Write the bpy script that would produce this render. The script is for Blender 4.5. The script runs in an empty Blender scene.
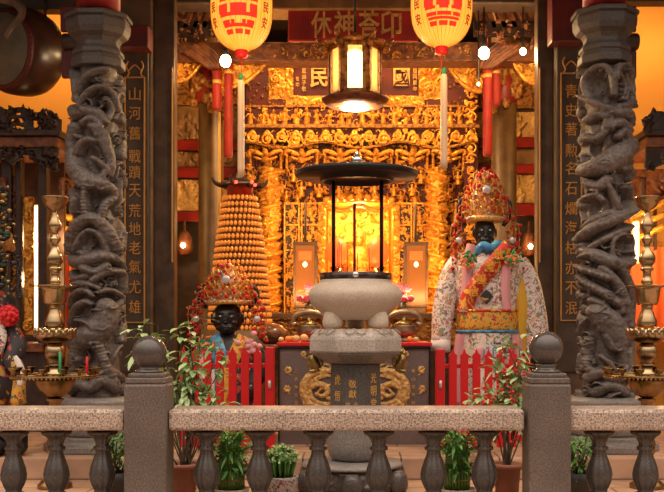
import bpy, math, random
import numpy as np
from mathutils import Vector, Matrix
R = random.Random(7)
PI = math.pi
sc = bpy.context.scene
COL = sc.collection
EYE = 1.0
G = .14                              # height of the raised temple floor above the forecourt
CX, CY, F = 352.0, 321.0, 1000.0     # vanishing point and focal length of the photo, in its pixels
ORG = {}

def P(px, py, Y): return Vector(((px-CX)*Y/F, Y, EYE-(py-CY)*Y/F))
def X(px, Y): return (px-CX)*Y/F
def Z(py, Y): return EYE-(py-CY)*Y/F

# ------------------------------------------------------------------ materials
def nm(name):
    m = bpy.data.materials.new(name); m.use_nodes = True
    nt = m.node_tree; b = nt.nodes['Principled BSDF']
    return m, nt, b
def sock(b, k, v):
    if k in b.inputs: b.inputs[k].default_value = v
def c4(c): return (c[0], c[1], c[2], 1.0)
def mat(name, c, rough=.5, metal=0., c2=None, scale=8., detail=4., lo=.4, hi=.6, bump=0., bscale=40., spec=.5, kind='noise', emit=None, es=0.):
    m, nt, b = nm(name)
    sock(b, 'Base Color', c4(c)); sock(b, 'Roughness', rough); sock(b, 'Metallic', metal); sock(b, 'Specular IOR Level', spec)
    tc = nt.nodes.new('ShaderNodeTexCoord')
    if c2:
        t = nt.nodes.new('ShaderNodeTexVoronoi' if kind == 'voronoi' else 'ShaderNodeTexNoise')
        t.inputs['Scale'].default_value = scale
        if kind != 'voronoi': t.inputs['Detail'].default_value = detail
        nt.links.new(tc.outputs['Object'], t.inputs['Vector'])
        r = nt.nodes.new('ShaderNodeValToRGB')
        r.color_ramp.elements[0].position = lo; r.color_ramp.elements[0].color = c4(c)
        r.color_ramp.elements[1].position = hi; r.color_ramp.elements[1].color = c4(c2)
        nt.links.new(t.outputs[0], r.inputs[0]); nt.links.new(r.outputs[0], b.inputs['Base Color'])
    if bump:
        n = nt.nodes.new('ShaderNodeTexNoise'); n.inputs['Scale'].default_value = bscale; n.inputs['Detail'].default_value = 5
        nt.links.new(tc.outputs['Object'], n.inputs['Vector'])
        bp = nt.nodes.new('ShaderNodeBump'); bp.inputs['Strength'].default_value = bump; bp.inputs['Distance'].default_value = .01
        nt.links.new(n.outputs[0], bp.inputs['Height']); nt.links.new(bp.outputs[0], b.inputs['Normal'])
    if emit:
        sock(b, 'Emission Color', c4(emit)); sock(b, 'Emission Strength', es)
    return m
def granite(name, stops, scale=120., rough=.45, bump=.15):
    m, nt, b = nm(name); sock(b, 'Roughness', rough)
    tc = nt.nodes.new('ShaderNodeTexCoord')
    t = nt.nodes.new('ShaderNodeTexNoise'); t.inputs['Scale'].default_value = scale; t.inputs['Detail'].default_value = 3; t.inputs['Roughness'].default_value = .7
    nt.links.new(tc.outputs['Object'], t.inputs['Vector'])
    r = nt.nodes.new('ShaderNodeValToRGB'); e = r.color_ramp.elements
    e[0].position, e[0].color = stops[0][0], c4(stops[0][1]); e[1].position, e[1].color = stops[-1][0], c4(stops[-1][1])
    for p, c in stops[1:-1]:
        q = e.new(p); q.color = c4(c)
    nt.links.new(t.outputs[0], r.inputs[0])
    t2 = nt.nodes.new('ShaderNodeTexNoise'); t2.inputs['Scale'].default_value = 3.5; t2.inputs['Detail'].default_value = 6
    nt.links.new(tc.outputs['Object'], t2.inputs['Vector'])
    mr = nt.nodes.new('ShaderNodeMapRange'); mr.inputs[1].default_value = .3; mr.inputs[2].default_value = .7; mr.inputs[3].default_value = .72; mr.inputs[4].default_value = 1.12
    nt.links.new(t2.outputs[0], mr.inputs[0])
    mx = nt.nodes.new('ShaderNodeMix'); mx.data_type = 'RGBA'; mx.blend_type = 'MULTIPLY'; mx.inputs[0].default_value = 1.
    nt.links.new(r.outputs[0], mx.inputs[6]); nt.links.new(mr.outputs[0], mx.inputs[7])
    nt.links.new(mx.outputs[2], b.inputs['Base Color'])
    bp = nt.nodes.new('ShaderNodeBump'); bp.inputs['Strength'].default_value = bump; bp.inputs['Distance'].default_value = .004
    nt.links.new(t.outputs[0], bp.inputs['Height']); nt.links.new(bp.outputs[0], b.inputs['Normal'])
    return m
def brocade(name, base, cols, scale=22., rough=.6):
    """embroidered cloth: coloured motifs scattered on a base colour"""
    m, nt, b = nm(name); sock(b, 'Roughness', rough)
    tc = nt.nodes.new('ShaderNodeTexCoord')
    wob = nt.nodes.new('ShaderNodeTexNoise'); wob.inputs['Scale'].default_value = scale*.7
    nt.links.new(tc.outputs['Object'], wob.inputs['Vector'])
    add = nt.nodes.new('ShaderNodeMix'); add.data_type = 'VECTOR'; add.inputs[0].default_value = .09
    nt.links.new(tc.outputs['Object'], add.inputs[4]); nt.links.new(wob.outputs['Color'], add.inputs[5])
    prev = None
    for i, (c, th) in enumerate(cols):
        t = nt.nodes.new('ShaderNodeTexNoise'); t.inputs['Scale'].default_value = scale*(1+.23*i); t.inputs['Detail'].default_value = 1.5
        mp = nt.nodes.new('ShaderNodeMapping'); mp.inputs['Location'].default_value = (3.1*i, 7.7*i, 1.3*i)
        nt.links.new(add.outputs[1], mp.inputs['Vector']); nt.links.new(mp.outputs[0], t.inputs['Vector'])
        gt = nt.nodes.new('ShaderNodeMath'); gt.operation = 'GREATER_THAN'; gt.inputs[1].default_value = th
        nt.links.new(t.outputs[0], gt.inputs[0])
        mx = nt.nodes.new('ShaderNodeMix'); mx.data_type = 'RGBA'
        nt.links.new(gt.outputs[0], mx.inputs[0])
        if prev is None: mx.inputs[6].default_value = c4(base)
        else: nt.links.new(prev, mx.inputs[6])
        mx.inputs[7].default_value = c4(c); prev = mx.outputs[2]
    nt.links.new(prev, b.inputs['Base Color'])
    return m

M = {}
M['rail'] = granite('speckled_granite', [(.34, (.05, .036, .03)), (.43, (.25, .188, .15)), (.54, (.49, .385, .31)), (.68, (.68, .56, .47))], 100, .33)
M['post'] = granite('brown_granite', [(.33, (.06, .046, .039)), (.5, (.125, .098, .082)), (.7, (.20, .16, .135))], 120, .42)
M['polished'] = granite('dark_polished_stone', [(.3, (.052, .042, .038)), (.5, (.075, .06, .054)), (.7, (.10, .082, .073))], 160, .17, .02)
M['baluster'] = granite('charcoal_stone', [(.3, (.036, .03, .027)), (.5, (.062, .052, .046)), (.7, (.10, .084, .074))], 140, .26, .06)
M['column'] = granite('grey_brown_stone', [(.33, (.075, .058, .05)), (.5, (.135, .107, .094)), (.68, (.21, .175, .157))], 45, .5, .35)
M['capital'] = granite('weathered_grey_stone', [(.3, (.052, .043, .039)), (.5, (.08, .067, .06)), (.7, (.112, .094, .085))], 70, .6, .15)
M['burner'] = granite('pale_sandstone', [(.33, (.46, .365, .28)), (.5, (.62, .50, .395)), (.68, (.70, .59, .475))], 130, .5, .08)
M['burner_top'] = granite('grey_granite', [(.33, (.26, .215, .18)), (.5, (.42, .355, .30)), (.68, (.55, .475, .41))], 100, .5, .25)
M['pedestal'] = granite('dark_pedestal_stone', [(.35, (.06, .05, .046)), (.5, (.10, .084, .076)), (.66, (.155, .13, .118))], 100, .3, .05)
M['table_stone'] = granite('purplish_table_stone', [(.35, (.125, .092, .086)), (.5, (.18, .135, .125)), (.66, (.23, .18, .165))], 100, .35, .05)
M['pedestal_foot'] = granite('grey_foot_stone', [(.35, (.16, .14, .125)), (.5, (.25, .22, .2)), (.66, (.34, .3, .27))], 100, .4, .1)
M['black_metal'] = mat('black_iron', (.018, .015, .014), .42, .6)
M['iron_rim'] = mat('tarnished_rim', (.10, .07, .06), .35, .7, (.03, .02, .02), 30)
M['silver'] = mat('silver', (.75, .76, .8), .25, 1.)
M['gold'] = mat('gilded_carving', (.88, .40, .05), .36, .5, (.26, .085, .018), 34, 5, .50, .66, .5, 90)
M['gold_b'] = mat('bright_gilding', (.95, .45, .06), .33, .55, (.36, .125, .02), 36, 5, .52, .68, .5, 90)
M['gold_d'] = mat('aged_gilding', (.48, .215, .04), .45, .4, (.16, .055, .015), 34, 4, .45, .62, .4, 80)
M['gold_dull'] = mat('dull_gold_paint', (.50, .25, .06), .5, .2)
M['gold_p'] = mat('gold_paint', (.80, .45, .10), .4, .3)
M['gold_pale'] = mat('pale_gold_paint', (.74, .47, .17), .45, .2, (.55, .31, .08), 40)
M['brass'] = mat('brass', (.47, .34, .19), .24, 1., (.28, .19, .095), 9, 5, .4, .65)
M['brass_d'] = mat('old_brass', (.34, .21, .09), .3, 1., (.18, .105, .04), 14, 5, .4, .65)
M['headdress_green'] = mat('headdress_green', (.02, .07, .035), .5)
M['bronze'] = mat('bronze', (.24, .15, .06), .3, .9, (.42, .28, .1), 22)
M['red'] = mat('red_paint', (.60, .009, .012), .4)
M['red_lacquer'] = mat('red_lacquer', (.34, .018, .010), .4, 0, (.22, .012, .008), 6)
M['red_dark'] = mat('dark_red_lacquer', (.12, .010, .008), .55, 0, (.07, .006, .006), 5)
M['red_beam'] = mat('red_beam', (.40, .02, .012), .5, 0, (.28, .015, .01), 7)
M['board'] = mat('maroon_board', (.10, .014, .010), .5, 0, (.065, .010, .008), 8)
M['wood'] = mat('dark_wood', (.055, .030, .018), .5, 0, (.032, .017, .011), 12, 6, .4, .65, .2, 60)
M['jamb_wood'] = mat('jamb_wood', (.085, .05, .03), .4, 0, (.05, .03, .018), 10)
M['inner_wood'] = mat('inner_pillar_wood', (.14, .072, .026), .4, 0, (.09, .045, .016), 8)
M['wood_b'] = mat('brown_wood', (.15, .085, .045), .5, 0, (.085, .045, .024), 10, 6, .4, .65, .2, 60)
M['wood_l'] = mat('gilded_plank', (.32, .17, .06), .5, .1, (.22, .11, .035), 8)
M['pillar'] = mat('pillar_stone', (.135, .082, .048), .5, 0, (.085, .052, .032), 6, 6, .4, .65, .1, 60)
M['couplet'] = mat('couplet_board', (.075, .052, .036), .45, 0, (.055, .037, .026), 9)
M['shrine'] = mat('shrine_wood', (.045, .018, .010), .45, 0, (.022, .009, .006), 15)
M['shrine_r'] = mat('shrine_red_wood', (.22, .07, .022), .5, .1, (.10, .028, .012), 20)
M['ochre'] = mat('ochre_plaster', (.64, .31, .062), .8, 0, (.56, .26, .05), 2.5)

M['black'] = mat('black_lacquer_face', (.012, .010, .010), .3)
M['black_cloth'] = mat('black_cloth', (.02, .017, .018), .7)
M['white'] = mat('white_cloth', (.72, .64, .60), .75)
M['pink'] = mat('pink_satin', (.78, .36, .38), .5)
M['blue'] = mat('blue_satin', (.03, .16, .42), .5, 0, (.12, .45, .62), 20)
M['yellow'] = mat('yellow_cloth', (.75, .42, .03), .6)
M['green'] = mat('green_cloth', (.02, .30, .10), .6)
M['orange'] = mat('orange_flower', (.85, .25, .06), .6)
M['robe'] = brocade('white_embroidered_robe', (.80, .72, .68), [((.55, .24, .15), .61), ((.25, .36, .18), .61), ((.66, .42, .18), .615), ((.20, .15, .17), .61), ((.55, .16, .16), .63)], 26)
M['skirt'] = brocade('embroidered_skirt', (.78, .70, .65), [((.07, .06, .08), .62), ((.66, .12, .16), .62), ((.12, .36, .18), .63), ((.7, .4, .08), .64)], 30)
M['sash'] = brocade('red_gold_sash', (.60, .035, .02), [((.82, .45, .06), .56), ((.85, .55, .12), .63)], 28)
M['belt'] = brocade('gold_belt', (.72, .36, .04), [((.55, .05, .03), .58), ((.08, .22, .10), .62), ((.08, .06, .05), .64)], 30)
M['darkrobe'] = brocade('dark_embroidered_robe', (.03, .025, .03), [((.45, .06, .05), .60), ((.5, .32, .06), .64)], 18)
M['goldsash'] = brocade('gold_embroidered_sash', (.76, .42, .05), [((.6, .06, .04), .57), ((.1, .3, .3), .64)], 26)
M['crown'] = brocade('crown_filigree', (.52, .23, .04), [((.66, .38, .13), .54), ((.45, .04, .02), .58), ((.10, .05, .03), .62)], 55, .4)
M['pom_red'] = mat('red_pompom_wool', (.52, .012, .014), .8)
M['red_cloth'] = mat('deep_red_cloth', (.42, .022, .010), .6, 0, (.32, .015, .008), 8)
M['pearl'] = mat('pearl_disc', (.62, .55, .55), .25, .4)
M['leaf'] = mat('leaf_green', (.27, .42, .15), .42, 0, (.46, .56, .27), 9)
M['leaf_d'] = mat('dark_leaf', (.055, .17, .03), .45, 0, (.12, .30, .05), 14)
M['stem'] = mat('stem_brown', (.10, .07, .04), .7)
M['stalk'] = mat('bamboo_stalk', (.12, .22, .04), .4)
M['terra'] = mat('terracotta', (.30, .105, .055), .6, 0, (.23, .08, .04), 7)
M['beige'] = mat('beige_pot', (.48, .38, .28), .5)
M['dark_pot'] = mat('dark_pot', (.04, .035, .03), .5)
M['mosaic'] = None
M['soil'] = mat('soil', (.03, .02, .015), .9)
M['drumskin'] = mat('drum_skin', (.13, .11, .075), .6, 0, (.09, .075, .05), 6)
M['drumwood'] = mat('drum_wood', (.06, .021, .011), .3, 0, (.035, .012, .008), 5)
M['wire'] = mat('thin_rib', (.7, .3, .03), .6)
M['ink'] = mat('lantern_red_ink', (.7, .02, .01), .6, emit=(.9, .035, .008), es=.55)
M['ink_d'] = mat('lantern_dark_ink', (.35, .03, .01), .6, emit=(.5, .07, .006), es=.35)
M['ivory'] = mat('ivory_ribbon', (.86, .58, .34), .6)
M['fruit_o'] = mat('orange_fruit', (.80, .26, .03), .5)
M['fruit_y'] = mat('pale_fruit', (.72, .50, .20), .5)
M['flower_p'] = mat('pink_blossom', (.80, .10, .20), .6)
M['stone_d'] = mat('fish_lacquer', (.14, .05, .02), .2, 0, (.24, .10, .04), 14)
M['incense'] = mat('incense_brown', (.12, .04, .02), .7)
M['grey_bronze'] = mat('grey_bronze', (.20, .16, .12), .35, .7, (.36, .28, .16), 16)

def emat(name, c, s):
    m, nt, b = nm(name); sock(b, 'Base Color', c4(c)); sock(b, 'Emission Color', c4(c)); sock(b, 'Emission Strength', s); sock(b, 'Roughness', .5)
    return m
M['bulb'] = emat('lit_bulb', (1., .72, .35), 22)
M['bulb_s'] = emat('small_lit_bulb', (1., .62, .22), 9)
M['led'] = emat('red_indicator', (1., .05, .03), 4)
M['tube'] = emat('lit_tube', (1., .72, .32), 3.2)
M['glass_lit'] = emat('lit_white_glass', (1., .82, .50), 7.)
M['glass_dim'] = mat('lit_amber_glass', (.10, .035, .01), .3, emit=(1., .25, .03), es=.36)
M['flame'] = emat('red_lamp', (1., .10, .015), 1.1)
M['cell'] = mat('votive_cell', (.74, .27, .05), .32, .2, emit=(1., .30, .04), es=.26)

def pane_mat():
    m = bpy.data.materials.new('thin_amber_pane'); m.use_nodes = True; nt = m.node_tree
    nt.nodes.remove(nt.nodes['Principled BSDF']); out = nt.nodes['Material Output']
    a = nt.nodes.new('ShaderNodeBsdfTransparent'); b = nt.nodes.new('ShaderNodeBsdfTranslucent'); mx = nt.nodes.new('ShaderNodeMixShader')
    a.inputs[0].default_value = (1, .93, .78, 1); b.inputs[0].default_value = (.9, .62, .28, 1); mx.inputs[0].default_value = .45
    nt.links.new(a.outputs[0], mx.inputs[1]); nt.links.new(b.outputs[0], mx.inputs[2]); nt.links.new(mx.outputs[0], out.inputs[0])
    return m
M['pane'] = pane_mat()
def lantern_mat():
    m, nt, b = nm('lit_paper_lantern')
    sock(b, 'Base Color', c4((.35, .14, .03))); sock(b, 'Roughness', .6)
    tc = nt.nodes.new('ShaderNodeTexCoord'); n = nt.nodes.new('ShaderNodeTexNoise'); n.inputs['Scale'].default_value = 9
    nt.links.new(tc.outputs['Object'], n.inputs['Vector'])
    r = nt.nodes.new('ShaderNodeValToRGB'); e = r.color_ramp.elements
    e[0].position, e[0].color = .3, c4((1., .31, .022)); e[1].position, e[1].color = .7, c4((1., .42, .05))
    nt.links.new(n.outputs[0], r.inputs[0]); nt.links.new(r.outputs[0], b.inputs['Emission Color'])
    sock(b, 'Emission Strength', 1.1)
    return m
M['lantern'] = lantern_mat()

def floor_mat():
    m, nt, b = nm('worn_paving'); sock(b, 'Roughness', .5)
    tc = nt.nodes.new('ShaderNodeTexCoord')
    br = nt.nodes.new('ShaderNodeTexBrick'); br.inputs['Scale'].default_value = 1.
    br.inputs['Brick Width'].default_value = .62; br.inputs['Row Height'].default_value = .31; br.inputs['Mortar Size'].default_value = .006
    br.inputs['Color1'].default_value = c4((.58, .36, .235)); br.inputs['Color2'].default_value = c4((.47, .28, .18)); br.inputs['Mortar'].default_value = c4((.10, .06, .04))
    nt.links.new(tc.outputs['Object'], br.inputs['Vector'])
    n = nt.nodes.new('ShaderNodeTexNoise'); n.inputs['Scale'].default_value = 4; n.inputs['Detail'].default_value = 8
    nt.links.new(tc.outputs['Object'], n.inputs['Vector'])
    mr = nt.nodes.new('ShaderNodeMapRange'); mr.inputs[1].default_value = .3; mr.inputs[2].default_value = .7; mr.inputs[3].default_value = .65; mr.inputs[4].default_value = 1.2
    nt.links.new(n.outputs[0], mr.inputs[0])
    mx = nt.nodes.new('ShaderNodeMix'); mx.data_type = 'RGBA'; mx.blend_type = 'MULTIPLY'; mx.inputs[0].default_value = 1
    nt.links.new(br.outputs[0], mx.inputs[6]); nt.links.new(mr.outputs[0], mx.inputs[7]); nt.links.new(mx.outputs[2], b.inputs['Base Color'])
    return m
M['floor'] = floor_mat()
M['mosaic'] = brocade('mosaic_glaze', (.55, .50, .45), [((.05, .05, .06), .56), ((.5, .04, .05), .64)], 60, .3)

# ------------------------------------------------------------------ mesh helpers
class MB:
    def __init__(s): s.V = []; s.F = []
    def add(s, V, Fc):
        b = len(s.V); s.V.extend([tuple(v) for v in V]); s.F.extend([tuple(b+i for i in f) for f in Fc]); return s
    def box(s, x0, x1, y0, y1, z0, z1):
        return s.add([(x0,y0,z0),(x1,y0,z0),(x1,y1,z0),(x0,y1,z0),(x0,y0,z1),(x1,y0,z1),(x1,y1,z1),(x0,y1,z1)],
              [(0,3,2,1),(4,5,6,7),(0,1,5,4),(1,2,6,5),(2,3,7,6),(3,0,4,7)])
    def obox(s, c, d, Rm):
        h = [Vector((sx*d[0]/2, sy*d[1]/2, sz*d[2]/2)) for sz in (-1,1) for sx, sy in ((-1,-1),(1,-1),(1,1),(-1,1))]
        return s.add([Vector(c)+Rm @ v for v in h], [(0,3,2,1),(4,5,6,7),(0,1,5,4),(1,2,6,5),(2,3,7,6),(3,0,4,7)])
    def lathe(s, c, prof, n=24, lobes=0, amp=0., rot=0., axis='z', square=False):
        V = []; k = len(prof)
        for (r, z) in prof:
            for i in range(n):
                a = rot+2*PI*i/n
                q = r*(1+amp*abs(math.cos(lobes*a/2))) if lobes else r
                x, y = q*math.cos(a), q*math.sin(a)
                if axis == 'z': V.append((c[0]+x, c[1]+y, c[2]+z))
                elif axis == 'y': V.append((c[0]+x, c[1]+z, c[2]+y))
                else: V.append((c[0]+z, c[1]+x, c[2]+y))
        Fc = []
        for j in range(k-1):
            for i in range(n):
                a, b = j*n+i, j*n+(i+1) % n
                Fc.append((a, b, b+n, a+n))
        if prof[0][0] > 1e-5: Fc.append(tuple(range(n))[::-1])
        if prof[-1][0] > 1e-5: Fc.append(tuple((k-1)*n+i for i in range(n)))
        return s.add(V, Fc)
    def sphere(s, c, r, n=16, m=10, Rm=None):
        if not hasattr(r, '__len__'): r = (r, r, r)
        V = [Vector((0,0,-r[2]))]
        for j in range(1, m):
            t = -PI/2+PI*j/m
            for i in range(n):
                a = 2*PI*i/n
                V.append(Vector((r[0]*math.cos(t)*math.cos(a), r[1]*math.cos(t)*math.sin(a), r[2]*math.sin(t))))
        V.append(Vector((0,0,r[2])))
        if Rm is not None: V = [Rm @ v for v in V]
        V = [v+Vector(c) for v in V]
        Fc = [(0, 1+(i+1) % n, 1+i) for i in range(n)]
        for j in range(m-2):
            for i in range(n):
                a, b = 1+j*n+i, 1+j*n+(i+1) % n
                Fc.append((a, b, b+n, a+n))
        L = len(V)-1; o = 1+(m-2)*n
        Fc += [(o+i, o+(i+1) % n, L) for i in range(n)]
        return s.add(V, Fc)
    def tube(s, pts, r, n=8, flat=1., smooth=0, side=None):
        pts = [Vector(p) for p in pts]
        if smooth: pts, r = crom(pts, r, smooth)
        k = len(pts)
        rs = r if hasattr(r, '__len__') else [r]*k
        V = []; up = Vector(side) if side else None
        for j in range(k):
            t = (pts[min(j+1, k-1)]-pts[max(j-1, 0)])
            t = t.normalized() if t.length > 1e-9 else Vector((0,0,1))
            if up is None:
                up = Vector((0,0,1)) if abs(t.z) < .9 else Vector((1,0,0))
            u = (up-t*up.dot(t)).normalized(); w = t.cross(u)
            if side is None: up = u
            for i in range(n):
                a = 2*PI*i/n
                V.append(pts[j]+u*(rs[j]*math.cos(a))+w*(rs[j]*flat*math.sin(a)))
        Fc = []
        for j in range(k-1):
            for i in range(n):
                a, b = j*n+i, j*n+(i+1) % n
                Fc.append((a, b, b+n, a+n))
        Fc.append(tuple(range(n))[::-1]); Fc.append(tuple((k-1)*n+i for i in range(n)))
        return s.add(V, Fc)
    def prism(s, out, y0, y1):
        """outline in x,z extruded from y0 to y1"""
        n = len(out)
        V = [(x, y0, z) for x, z in out]+[(x, y1, z) for x, z in out]
        Fc = [tuple(range(n)), tuple(range(n, 2*n))[::-1]]+[(i, i+n, (i+1) % n+n, (i+1) % n) for i in range(n)]
        return s.add(V, Fc)
    def loft(s, rings, n=24, pw=2.):
        """rings: (cx, cy, z, rx, ry)"""
        V = []
        for cx, cy, z, rx, ry in rings:
            for i in range(n):
                a = 2*PI*i/n; ca, sa = math.cos(a), math.sin(a)
                e = 2/pw
                V.append((cx+rx*math.copysign(abs(ca)**e, ca), cy+ry*math.copysign(abs(sa)**e, sa), z))
        k = len(rings); Fc = []
        for j in range(k-1):
            for i in range(n):
                a, b = j*n+i, j*n+(i+1) % n
                Fc.append((a, b, b+n, a+n))
        Fc.append(tuple(range(n))[::-1]); Fc.append(tuple((k-1)*n+i for i in range(n)))
        return s.add(V, Fc)
    def build(s, name, m, parent=None, smooth=False, bevel=0., keep=None):
        return mesh(name, s.V, s.F, m, parent, smooth, bevel)

def crom(pts, r, sub):
    n = len(pts); rs = list(r) if hasattr(r, '__len__') else [r]*n
    op, orr = [], []
    for i in range(n-1):
        p0, p1, p2, p3 = pts[max(i-1,0)], pts[i], pts[i+1], pts[min(i+2,n-1)]
        for k in range(sub):
            t = k/sub
            op.append(.5*((2*p1)+(p2-p0)*t+(2*p0-5*p1+4*p2-p3)*t*t+(3*p1-p0-3*p2+p3)*t**3))
            orr.append(rs[i]*(1-t)+rs[i+1]*t)
    op.append(pts[-1]); orr.append(rs[-1])
    return op, orr

def mesh(name, V, Fc, m, parent=None, smooth=False, bevel=0.):
    V = np.asarray([tuple(v) for v in V], dtype=float) if not isinstance(V, np.ndarray) else V
    if parent is None: o3 = np.array([(V[:,0].min()+V[:,0].max())/2, (V[:,1].min()+V[:,1].max())/2, V[:,2].min()])
    else: o3 = np.array(ORG[parent.name])
    me = bpy.data.meshes.new(name)
    if isinstance(Fc, np.ndarray):
        nv, nf = len(V), len(Fc)
        me.vertices.add(nv); me.vertices.foreach_set('co', (V-o3).astype(np.float32).ravel())
        me.loops.add(nf*4); me.loops.foreach_set('vertex_index', Fc.astype(np.int32).ravel())
        me.polygons.add(nf); me.polygons.foreach_set('loop_start', np.arange(0, nf*4, 4, dtype=np.int32))
        me.update(calc_edges=True)
    else:
        me.from_pydata((V-o3).tolist(), [], Fc); me.update()
    me.materials.append(M[m] if isinstance(m, str) else m)
    if smooth: me.polygons.foreach_set('use_smooth', [True]*len(me.polygons))
    o = bpy.data.objects.new(name, me); COL.objects.link(o)
    if parent is None: o.location = o3
    else: o.parent = parent
    ORG[o.name] = tuple(o3)
    if bevel:
        b = o.modifiers.new('edge', 'BEVEL'); b.width = bevel; b.segments = 2; b.limit_method = 'ANGLE'
    return o
def tag(o, label, cat, group=None):
    o['label'] = label; o['category'] = cat
    if group: o['group'] = group
    return o
def thing(name, label, cat, loc, group=None):
    o = bpy.data.objects.new(name, None); COL.objects.link(o); o.location = loc; o.empty_display_size = .1
    ORG[o.name] = tuple(loc); tag(o, label, cat, group); o['kind'] = 'thing'
    return o
def struct(o): o['kind'] = 'structure'; return o
def copy_tree(o, parent=None):
    c = o.copy(); COL.objects.link(c)
    if parent: c.parent = parent
    for ch in list(o.children): copy_tree(ch, c)
    return c
def dup(root, loc, label, group=None, scale=None):
    c = copy_tree(root); c.location = loc; ORG[c.name] = tuple(loc)
    c['label'] = label
    if group: c['group'] = group
    if scale: c.scale = scale
    return c

# ------------------------------------------------------------------ relief carving (height fields)
def vnoise(shape, cells, rng):
    ny, nx = shape; gy, gx = max(2, int(cells[1]))+2, max(2, int(cells[0]))+2
    g = rng.random((gy, gx))
    y = np.linspace(0, gy-2.001, ny); x = np.linspace(0, gx-2.001, nx)
    yi, xi = y.astype(int), x.astype(int); fy, fx = y-yi, x-xi
    fy = fy*fy*(3-2*fy); fx = fx*fx*(3-2*fx)
    a = g[np.ix_(yi, xi)]; b = g[np.ix_(yi, xi+1)]; c = g[np.ix_(yi+1, xi)]; d = g[np.ix_(yi+1, xi+1)]
    fx = fx[None, :]; fy = fy[:, None]
    return (a*(1-fx)+b*fx)*(1-fy)+(c*(1-fx)+d*fx)*fy
class Relief:
    def __init__(s, W, H, cell, seed=1):
        s.W, s.H, s.cell = W, H, cell
        s.nx, s.ny = int(W/cell)+1, int(H/cell)+1
        s.x = np.linspace(0, W, s.nx); s.z = np.linspace(0, H, s.ny)
        s.A = np.zeros((s.ny, s.nx)); s.rng = np.random.default_rng(seed)
    def win(s, x0, x1, z0, z1):
        c = s.W/(s.nx-1); d = s.H/(s.ny-1)
        i0, i1 = max(0, int(x0/c)), min(s.nx, int(x1/c)+2); j0, j1 = max(0, int(z0/d)), min(s.ny, int(z1/d)+2)
        return i0, i1, j0, j1
    def seg(s, p, q, r0, r1, h0, h1, base=0.):
        r = max(r0, r1)
        i0, i1, j0, j1 = s.win(min(p[0], q[0])-r, max(p[0], q[0])+r, min(p[1], q[1])-r, max(p[1], q[1])+r)
        if i1 <= i0 or j1 <= j0: return
        gx = s.x[None, i0:i1]; gz = s.z[j0:j1, None]
        dx, dz = q[0]-p[0], q[1]-p[1]; L = dx*dx+dz*dz+1e-12
        t = np.clip(((gx-p[0])*dx+(gz-p[1])*dz)/L, 0, 1)
        d2 = (gx-p[0]-t*dx)**2+(gz-p[1]-t*dz)**2
        rr = r0+(r1-r0)*t; hh = h0+(h1-h0)*t
        e = 1-d2/(rr*rr)
        v = np.where(e > 0, base+hh*np.sqrt(np.maximum(e, 0)), 0)
        w = s.A[j0:j1, i0:i1]; np.maximum(w, v, out=w)
    def stroke(s, pts, r, h, base=0., sub=6, ridge=0., per=.03):
        pts = [Vector((p[0], p[1], 0)) for p in pts]; n = len(pts)
        rs = list(r) if hasattr(r, '__len__') else [r]*n
        pts, rs = crom(pts, rs, sub)
        acc = 0.
        for i in range(len(pts)-1):
            L = (pts[i+1]-pts[i]).length
            k = lambda a: 1+ridge*math.cos(2*PI*a/per)
            m = max(1, int(L/(per/4))) if ridge else 1
            for q in range(m):
                a = pts[i].lerp(pts[i+1], q/m); b = pts[i].lerp(pts[i+1], (q+1)/m)
                ra = rs[i]+(rs[i+1]-rs[i])*q/m; rb = rs[i]+(rs[i+1]-rs[i])*(q+1)/m
                s.seg(a, b, max(ra, .001)*(k(acc+L*q/m)*.5+.5), max(rb, .001)*(k(acc+L*(q+1)/m)*.5+.5), h*k(acc+L*q/m), h*k(acc+L*(q+1)/m), base)
            acc += L
    def blob(s, x, z, r, h, base=0.): s.seg((x, z), (x+1e-4, z), r, r, h, h, base)
    def cut(s, x, z, r, d):
        i0, i1, j0, j1 = s.win(x-r, x+r, z-r, z+r)
        d2 = (s.x[None, i0:i1]-x)**2+(s.z[j0:j1, None]-z)**2
        s.A[j0:j1, i0:i1] -= d*np.sqrt(np.maximum(0, 1-d2/(r*r)))
    def spiral(s, x, z, r, w, h, turns=1.6, a0=0., sgn=1, base=0.):
        n = int(10*turns)
        pts = []
        for i in range(n+1):
            t = i/n; a = a0+sgn*turns*2*PI*t; q = r*(1-.85*t)
            pts.append((x+q*math.cos(a), z+q*math.sin(a)))
        for i in range(n): s.seg(pts[i], pts[i+1], w*(1-.4*i/n), w*(1-.4*(i+1)/n), h, h, base)
        s.blob(x, z, w*1.3, h*1.25, base)
    def figure(s, x, z, hgt, h, base=0.):
        """a little standing figure in relief, foot at z"""
        q = s.rng.random
        s.seg((x, z+hgt*.08), (x+(q()-.5)*hgt*.1, z+hgt*.55), hgt*.2, hgt*.14, h*.75, h*.85, base)
        s.blob(x, z+hgt*.78, hgt*.115, h*1.1, base)
        s.seg((x, z+hgt*.88), (x, z+hgt*.99), hgt*.09, hgt*.03, h*.9, h*.6, base)
        for sg in (-1, 1):
            e = (x+sg*hgt*(.2+.12*q()), z+hgt*(.36+.15*q()))
            s.seg((x+sg*hgt*.1, z+hgt*.6), e, hgt*.07, hgt*.06, h, h, base)
            s.seg(e, (e[0]+(q()-.5)*hgt*.28, e[1]+hgt*(q()*.4-.05)), hgt*.055, hgt*.04, h*1.05, h, base)
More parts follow.
